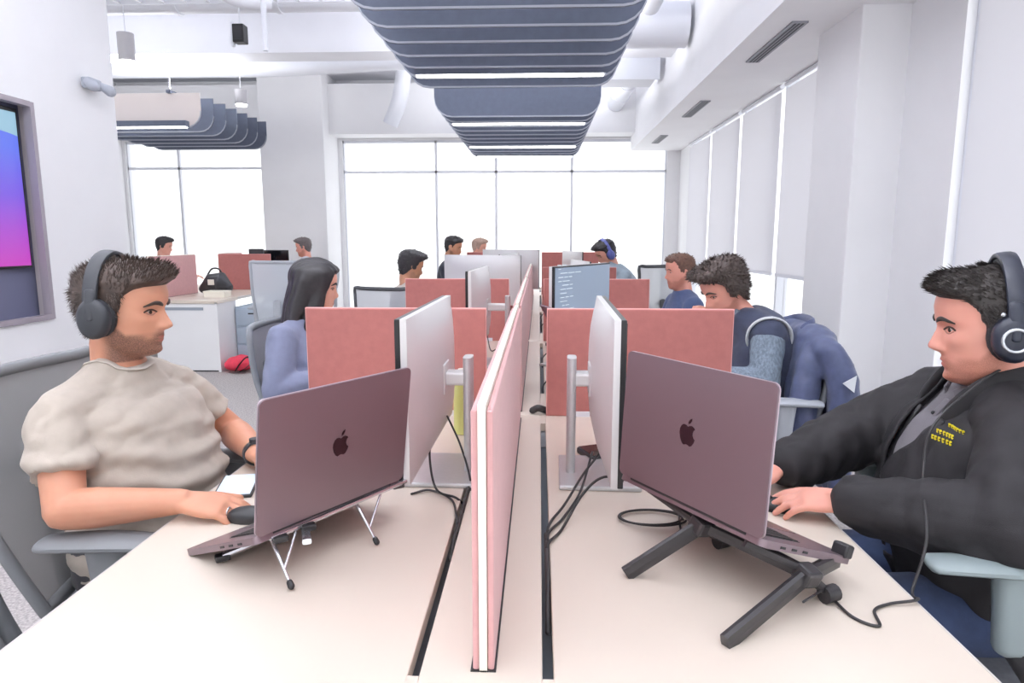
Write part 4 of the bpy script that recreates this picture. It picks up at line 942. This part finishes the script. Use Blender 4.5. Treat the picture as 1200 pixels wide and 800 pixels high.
def headphones(hw_, label, m1, m2, ring=None, cx=0, y=.086, tiltx=-.012, open_=.0):
    hw = lambda p: hw_((p[0]+cx, p[1], p[2]))
    loc = hw((-.006, 0, -.01)); root = thing('headphones', label, 'headphones', tuple(map(float, loc)))
    arc = [hw((tiltx-.008*math.sin(a), math.cos(a)*(y+.012)*1.0, .012+math.sin(a)*.130)) for a in np.linspace(-.05, PI+.05, 15)]
    fw_ = tuple(hw((1, 0, 0))-hw((0, 0, 0)))
    part('headband', tube(arc, [(.017, .0065)]*15, 12, smooth=2, ref=fw_, se=3), m1, root, smooth=True, world=True)
    pad = [hw((tiltx-.008*math.sin(a), math.cos(a)*(y+.002), .008+math.sin(a)*.122)) for a in np.linspace(.6, PI-.6, 9)]
    part('band_cushion', tube(pad, [(.015, .007)]*9, 12, smooth=2, ref=fw_, se=3), m2, root, smooth=True, world=True)
    for s in (-1, 1):
        c = part('ear_cup', tube([hw((-.006, s*(y-.002), -.012)), hw((-.006, s*(y+.016), -.013)), hw((-.006, s*(y+.027), -.013))], [(.037, .047), (.037, .047), (.027, .036)], 24, ref=fw_, smooth=3, round_=False), m1, root, smooth=True, world=True)
        part('ear_pad', tube([hw((-.006+.029*math.cos(a), s*(y-.008), -.012+.037*math.sin(a))) for a in np.linspace(0, 2*PI, 19)], [.0115]*19, 10), m2, c, smooth=True, world=True)
        part('yoke', tube([hw((tiltx, s*(y+.013), .055)), hw((-.010, s*(y+.022), .02)), hw((-.006, s*(y+.028), -.012))], [(.012, .004), (.011, .004), (.008, .004)], 10, smooth=3, ref=fw_), m1, root, smooth=True, world=True)
        if ring:
            part('ring', tube([hw((-.006+.021*math.cos(a), s*(y+.028), -.013+.021*math.sin(a))) for a in np.linspace(0, 2*PI, 25)], [.0034]*25, 8), ring, c, smooth=True, world=True)
            part('joint_pin', ball(hw((.010, s*(y+.016), .036)), .0045, 12), ring, c, smooth=True, world=True)
    return root
HP1 = mat('matte_charcoal', (52, 54, 60), .5); HP2 = mat('soft_black_leatherette', (34, 35, 40), .55)
headphones(hwL, 'matte black wireless headphones worn by the man in beige', HP1, HP2, cx=-.012)
# watch, ring
wr = np.array(JL['wrl'])+nrmz(np.array(JL['ell'])-np.array(JL['wrl']))*.012; ax = nrmz(np.array(JL['wrl'])-np.array(JL['ell'])); u = nrmz(np.cross(ax, (0, 0, 1))); v = np.cross(u, ax)
wt = thing('wristwatch', 'black wristwatch on the far wrist of the man in beige', 'watch', tuple(map(float, wr)))
for k in range(12):
    a = 2*PI*k/12; a2 = a+2*PI/12*.9; 
    if k == 3: continue
    part('strap_link', tube([wr+(u*math.cos(t)*.0325+v*math.sin(t)*.0305) for t in np.linspace(a, a2, 4)], [(.010, .0032)]*4, 8, ref=tuple(ax), se=4), DARKM, wt, smooth=True, world=True)
part('watch_case', tube([wr+v*.028, wr+v*.039], [.017]*2, 20, round_=False), mat('steel_case', (90, 92, 98), .25, metal=.8), wt, smooth=True, world=True)
part('watch_dial', tube([wr+v*.039, wr+v*.0395], [.0145]*2, 20, round_=False), BLACKP, wt, world=True)
fdir = nrmz((1, .02, -.14)); rp_ = np.array(JL['wrr'])+fdir*.108+np.array((0, -.0, -.002)); latr = nrmz(np.cross((0, -.25, 1), fdir)); 
rg = thing('finger_ring', 'silver ring on the mouse hand of the man in beige', 'ring', tuple(map(float, rp_)))
part('band', tube([rp_-latr*.010+(nrmz(latr)*math.cos(a)+np.cross(fdir, latr)*math.sin(a))*.0098 for a in np.linspace(0, 2*PI, 17)], [.0018]*17, 8), CR, rg, smooth=True, world=True)

# ---- man at right
JK = mat('black_softshell', (40, 38, 41), .72, nscale=35, namt=.08, bump=.15, bscale=500, spec=.35); SHT = fabric('charcoal_shirt', (104, 100, 106), .05)
def s_right(p): return style_short(p, top=.010, side=.007, front=.018, recess=.060, burn=-.015, nseed=6)
def flow_r(p, n): return np.array((.9 if p[2] > .06 else -.4, .3, .25 if p[2] > .06 else -.5))
pR, JR, HMR, hwR, garR, latR = person('man with headphones in black jacket sitting at the right laptop', (.955, 1.445, 1.146), R(160), R(7), 0, tyaw=R(168), over=dict(
        base=(1.0, 1.475, 1.005), upper=(1.005, 1.48, .93), chest=(.985, 1.48, .84), belly=(.965, 1.475, .72), waist=(.985, 1.475, .64), pelvis=(1.02, 1.47, .54),
        shl=(.955, 1.30, .945), shr=(1.015, 1.675, .94), ell=(.865, 1.185, .805), elr=(.83, 1.70, .835), wrl=(.668, 1.385, .778), wrr=(.60, 1.58, .785),
        tw=[(.180, .14), (.185, .145), (.188, .152), (.192, .145), (.180, .112), (.088, .068)], hil=(1.0, 1.38, .52), hir=(1.0, 1.56, .52), knl=(.55, 1.33, .56), knr=(.55, 1.58, .56), anl=(.56, 1.33, .09), anr=(.56, 1.58, .09)),
    skin=SK2, hair=s_right, hairm=HB2, hargs=dict(n_clump=5200, ln=.014, wd=.0012, flow=flow_r), top=SHT, topname='shirt', sleeve='none', legs=DENIM, voxel=.0042, cv=.008, near=True,
    curl=(.30, .4), hdir=((-1, .25, -.07), (-1, -.05, -.02)), hup=((.0, -.25, 1), (0, 0, 1)), shirt_inf=.006, hs=1.06, hk=dict(jaw=1.10, nose=.95), wr_amp=.003)
def jk_fold(c, n):
    f = snoise(c, 20, 12, (1, 1, 1))*.009+np.abs(snoise(c, 34, 19, (1, 1.4, .7)))*.010+snoise(c, 48, 13)*.0055+np.sin(c[:, 0]*85+c[:, 1]*50+snoise(c, 18, 14)*4)*.0035*smoothstep(-c[:, 2], -.92, -.80)
    return c+n*f[:, None]
jm = garR(.022, 'long', neck=-.01, vx=.0075, fold_=jk_fold, sl_r=.006)
bm = bmesh.new(); bm.from_mesh(jm); Fd = np.array(JR['F']); Sd = np.array((-Fd[1], Fd[0], 0)); B0 = np.array(JR['base'])
dele = []
for fc in bm.faces:
    c = np.array(fc.calc_center_median()); d = c-B0; f_ = d @ Fd; s_ = d @ Sd; z_ = d[2]
    hwid = .052+.03*min(1, max(0, (z_+.10)/.10))-.018*min(1, max(0, (-z_-.1)/.25))
    if z_ > -.40 and f_ > .015 and abs(s_-.012) < hwid and np.linalg.norm(c-np.array(JR['wrl'])) > .2 and np.linalg.norm(c-np.array(JR['wrr'])) > .14 and f_ < .26: dele.append(fc)
    elif z_ > -.005 and math.hypot(f_, s_) < .085: dele.append(fc)
bmesh.ops.delete(bm, geom=dele, context='FACES')
bmesh.ops.delete(bm, geom=[v for v in bm.verts if not v.link_faces], context='VERTS')
for _ in range(14):
    nb_ = {v: [e.other_vert(v) for e in v.link_edges if e.is_boundary] for v in bm.verts if v.is_boundary}
    new = {v: v.co*.5+(sum((o.co for o in l), Vector())/len(l))*.5 for v, l in nb_.items() if l}
    for v, c in new.items(): v.co = c
bm.to_mesh(jm); bm.free(); jm.materials.append(JK); jm.name = 'jacket'
jo = part('jacket', jm, None, pR, world=True); sd = jo.modifiers.new('thickness', 'SOLIDIFY'); sd.thickness = .006; sd.offset = -1
def Q(f, s, z): return B0+Fd*f+Sd*s+np.array((0, 0, z))
# jacket collar and lapel edges, shirt collar, placket
for s in (-1, 1):
    part('jacket_collar', tube([Q(-.09, s*.012, .045), Q(-.045, s*.082, .045), Q(.03, s*.098, .025), Q(.09, s*.085, -.03), Q(.118, s*.075, -.07)], [(.030, .007), (.032, .008), (.032, .008), (.026, .008), (.010, .006)], 12, smooth=4, ref=(0, 0, 1), se=3), JK, jo, smooth=True, world=True)
    part('zip_edge', tube([Q(.122, s*.070+.012, -.06), Q(.158, s*.062+.012, -.13), Q(.185, s*.052+.012, -.22), Q(.19, s*.045+.012, -.30)], [(.006, .010)]*4, 10, smooth=4, ref=tuple(Fd)), mat('black_zip', (34, 33, 36), .5), jo, smooth=True, world=True)
    part('shirt_collar', tube([Q(-.07, s*.02, .035), Q(-.03, s*.070, .032), Q(.035, s*.066, .012), Q(.078, s*.032, -.018)], [(.020, .005), (.022, .005), (.024, .005), (.020, .004)], 12, smooth=4, ref=(0, 0, 1), se=3), SHT, pR, smooth=True, world=True)
part('placket', tube([Q(.085, .0, -.03), Q(.125, .0, -.09), Q(.158, .0, -.17), Q(.170, .0, -.26)], [(.004, .014)]*4, 10, smooth=4, ref=tuple(Fd), se=3), SHT, pR, smooth=True, world=True)
for z, f in ((-.06, .112), (-.13, .146), (-.20, .170)): part('button', ball(Q(f, .0, z), .005, 10), DARKM, pR, smooth=True, world=True)
# yellow stitched lettering on the chest
dgm = bpy.context.evaluated_depsgraph_get()
bvh = BVHTree.FromPolygons([v.co[:] for v in jm.vertices], [tuple(p.vertices) for p in jm.polygons]) if False else None
YL = mat('yellow_stitching', (232, 214, 40), .6)
g = G(); rs = random.Random(2); inv = ROOTM[pR.name]
me_w = jm.copy(); me_w.transform(inv); bv = BVHTree.FromPolygons([tuple(v.co) for v in me_w.vertices], [tuple(p.vertices) for p in me_w.polygons])
for row in range(3):
    s = .0; 
    for k in range((7, 6, 6)[row]):
        w_ = rs.uniform(.0048, .0068)
        o_ = Q(.35, .092+.012+s+row*.0015, -.062-row*.0125-.05*s); hit = bv.ray_cast(Vector(o_), Vector(-Fd))
        if hit[0]:
            c = np.array(hit[0])+Fd*.0015; box(c+np.array((0, 0, .003)), (.003, w_, .003), rotm(0, 0, math.atan2(Fd[1], Fd[0])), g=g)
            box(c+np.array((0, 0, -.003)), (.003, w_*.9, .003), rotm(0, 0, math.atan2(Fd[1], Fd[0])), g=g); box(c-Sd*w_*.35, (.0025, .0018, .0085), rotm(0, 0, math.atan2(Fd[1], Fd[0])), g=g)
        s += w_+.0014
lt = part('lettering', g, YL, jo, world=True); lt['kind'] = 'stuff'; lt['label'] = 'three rows of small yellow lettering'
HP3 = mat('navy_black_cup', (38, 42, 56), .35)
headphones(hwR, 'black studio headphones with silver rings worn at right', HP3, HP2, cx=-.012, ring=mat('silver_ring', (206, 210, 216), .25, metal=.7))

# ---- woman in blue
BLUES = fabric('periwinkle_cotton', (116, 121, 146), .05)
def s_long(p):
    x, y, z = p.T; line = np.interp(x, [-.11, -.02, .02, .05, .07, .10], [-.12, -.12, -.09, .0, .062, .072]); m = smoothstep(z-line, 0, .012)
    return m*(.020+.006*snoise(p, 30, 2))-.006*(1-m)
def long_extra(HM, lat, dn=.30, lean=(-.02, 0)):
    def f(g):
        g3 = G(); hw = lambda p: np.array(p) @ HM[:3, :3].T+HM[:3, 3]
        V = np.array(g.v[:]); g3.add(V, g.f)
        tube([hw((-.03, 0, .03)), hw((-.058, 0, -.06)), hw((-.085, 0, -.15)), hw((-.10, 0, -.225)), hw((-.105, 0, -.27))], [(.095, .085), (.094, .072), (.092, .055), (.078, .040), (.045, .02)], 22, g3, ref=HM[:3, 1], smooth=4)
        for s in (-1, 1):
            tube([hw((.015, s*.070, .02)), hw((.012, s*.080, -.06)), hw((-.005, s*.085, -.14)), hw((-.03, s*.08, -.22))], [(.034, .022), (.034, .020), (.032, .022), (.016, .012)], 14, g3, ref=HM[:3, 0], smooth=4)
        dfm = lambda c, n: c+n*(np.sin((c @ HM[:3, 1])*260+snoise(c, 16, 4)*3)*.0018+snoise(c, 30, 6)*.003)[:, None]
        me = fuse(g3, .006, 2, dfm); g.v = [tuple(v.co) for v in me.vertices]; g.f = [tuple(p.vertices) for p in me.polygons]
    return f
hm_ = np.array(Matrix.Translation((-1.0, 2.95, 1.118)) @ Matrix.Rotation(R(18), 4, 'Z') @ Matrix.Rotation(R(6), 4, 'Y'))
person('woman with long black hair and blue top behind the nearest divider', (-1.0, 2.95, 1.118), R(18), R(6), over=dict(shr=(-1.10, 2.79, .905), shl=(-1.06, 3.12, .905), base=(-1.045, 2.95, .965), upper=(-1.07, 2.95, .89), chest=(-1.06, 2.95, .80), elr=(-1.10, 2.70, .70), wrr=(-.86, 2.78, .755)),
       skin=SK3, hair=s_long, hairm=HBL, hargs=dict(n_clump=10, ln=.004, extra=long_extra(hm_, None)), top=BLUES, topname='blouse', sleeve='long', legs=DKT, voxel=.007, cv=.009, near=True, hk=dict(jaw=.92, nose=.85), tyaw=R(8), wr_amp=.006)
# ---- man in knit sweater and vest, leaning on his hand
KNIT = mat('blue_grey_knit', (112, 124, 138), .95, nscale=120, namt=.3, bump=1.0, bscale=260, stretch=(1, 1, .5))
def s_curly(p): return style_short(p, top=.034, side=.020, front=.020, recess=.055, burn=-.03, nseed=9, curl=.006)
def flow_c(p, n): return np.array((.1, .2, -.2))
p2_, J2_, HM2, hw2, gar2, lat2 = person('man with curly hair in grey knit resting chin on hand', (.795, 2.90, 1.115), R(196), R(24), over=dict(base=(.885, 2.90, .995), upper=(.94, 2.90, .93), chest=(.97, 2.90, .83), belly=(.96, 2.9, .72), waist=(.97, 2.9, .63), pelvis=(.99, 2.9, .54),
        shl=(.945, 2.755, .945), shr=(.93, 3.06, .94), ell=(.905, 2.66, .765), wrl=(.68, 2.72, .765), elr=(.74, 3.08, .76), wrr=(.745, 2.97, .955), hil=(.99, 2.8, .52), hir=(.99, 3.0, .52), knl=(.60, 2.78, .54), knr=(.60, 3.0, .54), anl=(.6, 2.78, .09), anr=(.6, 3.0, .09)),
       skin=SK2, hair=s_curly, hairm=HBR if False else mat('hair_curly_brown', (74, 62, 58), .55, nscale=70, namt=.3), hargs=dict(n_clump=2600, ln=.015, wd=.0022, flow=flow_c), top=KNIT, topname='knit_sweater', legs=DENIM, voxel=.007, cv=.008, near=True, hdir=(None, (-.3, -.35, .8)), hup=((0, 0, 1), (.8, .4, .3)), curl=(.4, 1.2), wr_amp=.005)
vm = gar2(.026, 'none', neck=.0, vx=.010); vm.materials.append(fabric('navy_padded_vest', (56, 62, 84), .1)); part('vest', vm, None, p2_, world=True)
sh = np.array(J2_['shl']); n_ = nrmz(np.array(J2_['ell'])-sh+np.array((0, -.12, .12))); u = nrmz(np.cross(n_, (1, 0, 0))); v = np.cross(n_, u)
part('vest_piping', tube([sh+np.array((.0, -.01, -.01))+(u*math.cos(a)+v*math.sin(a))*.086 for a in np.linspace(0, 2*PI, 21)], [(.006, .013)]*21, 10, smooth=2), mat('light_grey_piping', (206, 210, 214), .8), p2_, smooth=True, world=True)
# ---- the others
def far(label, head, yaw, pitch, skin, hair, hm, top, tn='shirt', **k):
    k.setdefault('hargs', dict(n_clump=350, ln=.010, wd=.004, nt_=56, nz=50))
    return person(label, head, yaw, pitch, skin=skin, hair=hair, hairm=hm, top=top, topname=tn, legs=DKT, voxel=.010, cv=.013, **k)
far('man with chestnut hair in navy shirt at the third desk', (.935, 4.5, 1.118), R(188), R(4), SK2, lambda p: style_short(p, top=.012, side=.008, front=.004, recess=.075, burn=-.01), HBR, fabric('navy_shirt', (70, 84, 122), .08))
pf, Jf, HMf, hwf, _, _ = far('person with dark hair and blue headphones at the farthest right desk', (.63, 6.4, 1.2), R(200), R(28), SK3, lambda p: style_short(p, top=.024, side=.016, front=.012, curl=.004), HBL, fabric('grey_teal_shirt', (156, 172, 184), .06), tn='sweater', over=dict(base=(.70, 6.4, 1.07), shl=(.80, 6.24, .99), shr=(.80, 6.56, .99), upper=(.77, 6.4, .98), chest=(.84, 6.4, .86), belly=(.90, 6.4, .74), waist=(.94, 6.4, .64), pelvis=(.96, 6.4, .55), hil=(.96, 6.3, .52), hir=(.96, 6.5, .52)))
headphones(hwf, 'blue headphones on the farthest right person', mat('violet_blue_cup', (92, 100, 168), .4), HP2)
far('man with thick black hair in beige shirt behind second left divider', (-1.0, 5.2, 1.12), R(28), R(14), SK4, lambda p: style_short(p, top=.024, side=.014, front=.018, back=-.09), HBL, fabric('oat_shirt', (206, 198, 190), .05))
far('man with short black hair in black hoodie', (-.925, 7.2, 1.247), R(-8), R(12), SK4, lambda p: style_short(p, top=.014, side=.004, front=.008, burn=-.01), HBL, fabric('black_hoodie', (50, 52, 64), .08), tn='hoodie')
far('farthest fair haired person in pink top at left row', (-.80, 9.0, 1.225), R(-10), R(8), SK3, lambda p: style_short(p, top=.02, side=.012), HBF, fabric('rose_top', (206, 150, 150), .05))
far('dark haired man behind the pink screens of the left wing', (-4.84, 8.5, 1.245), R(10), R(10), SK3, lambda p: style_short(p, top=.02, side=.012), HBL, fabric('white_shirt', (220, 218, 222), .05))
far('dark haired man sitting in front of the far white column', (-3.02, 8.5, 1.235), R(190), R(8), SK2, lambda p: style_short(p, top=.016, side=.008), mat('hair_grey_brown', (92, 84, 84), .6, nscale=50, namt=.2), fabric('pale_grey_shirt', (196, 198, 210), .05))

# ---- navy jacket hanging over the chair back at right
root = thing('hanging_jacket', 'navy jacket draped over the chair back at right', 'jacket', (1.16, 2.85, .30))
NJ = fabric('navy_blue_nylon', (72, 80, 112), .14, bump=.2, bscale=60, rough=.55)
g = G(); up = (1, 0, 0)
tube([(1.12, 2.60, .905), (1.12, 2.72, .935), (1.12, 2.98, .935), (1.12, 3.10, .905)], [(.055, .05), (.07, .055), (.07, .055), (.055, .05)], 16, g, ref=up, smooth=4)
def slab(x_, ys, zs, t):   # vertical drape made of a wide flat tube
    tube([(x_[0], (ys[0]+ys[1])/2, zs[0]), (x_[1], (ys[0]+ys[1])/2+.01, (zs[0]+zs[1])/2), (x_[2], (ys[0]+ys[1])/2, zs[1])], [((ys[1]-ys[0])/2*q, t) for q in (.95, 1.0, 1.06)], 24, g, ref=(0, 1, 0), smooth=5, se=3)
slab((1.15, 1.20, 1.20), (2.56, 3.10), (.90, .34), .05); slab((1.06, 1.03, 1.03), (2.60, 3.06), (.91, .42), .022)
tube([(1.13, 2.585, .90), (1.165, 2.545, .78), (1.165, 2.535, .62), (1.18, 2.55, .42), (1.18, 2.56, .36)], [(.055, .045), (.062, .05), (.055, .042), (.048, .036), (.044, .03)], 16, g, smooth=4)
tube([(1.08, 2.64, .90), (1.05, 2.60, .78), (1.04, 2.59, .60), (1.05, 2.6, .40)], [(.04, .035), (.05, .038), (.046, .034), (.04, .03)], 16, g, smooth=4)
def njf(c, n): return c+n*(snoise(c, 22, 31, (1, 1, .45))*.012+snoise(c, 55, 32)*.004+np.sin(c[:, 1]*75+snoise(c, 10, 33)*4)*.005*smoothstep(-c[:, 2], -.92, -.75))[:, None]
jm2 = fuse(g, .009, 1, njf); jm2.materials.append(NJ); jm2.name = 'shell'; part('shell', jm2, None, root, world=True)
part('reflective_patch', prism([(0, 0), (.05, .03), (.045, -.035)], -.001, .002, frame=lambda a, b, c: (1.135+a, 2.482-c, .80+b)), mat('pale_patch', (222, 226, 232), .5), root, world=True)
part('collar', tube([(1.08, 2.74, .96), (1.13, 2.78, .985), (1.13, 2.92, .985), (1.08, 2.98, .96)], [(.03, .012)]*4, 12, smooth=4, ref=(0, 0, 1)), NJ, root, smooth=True, world=True)
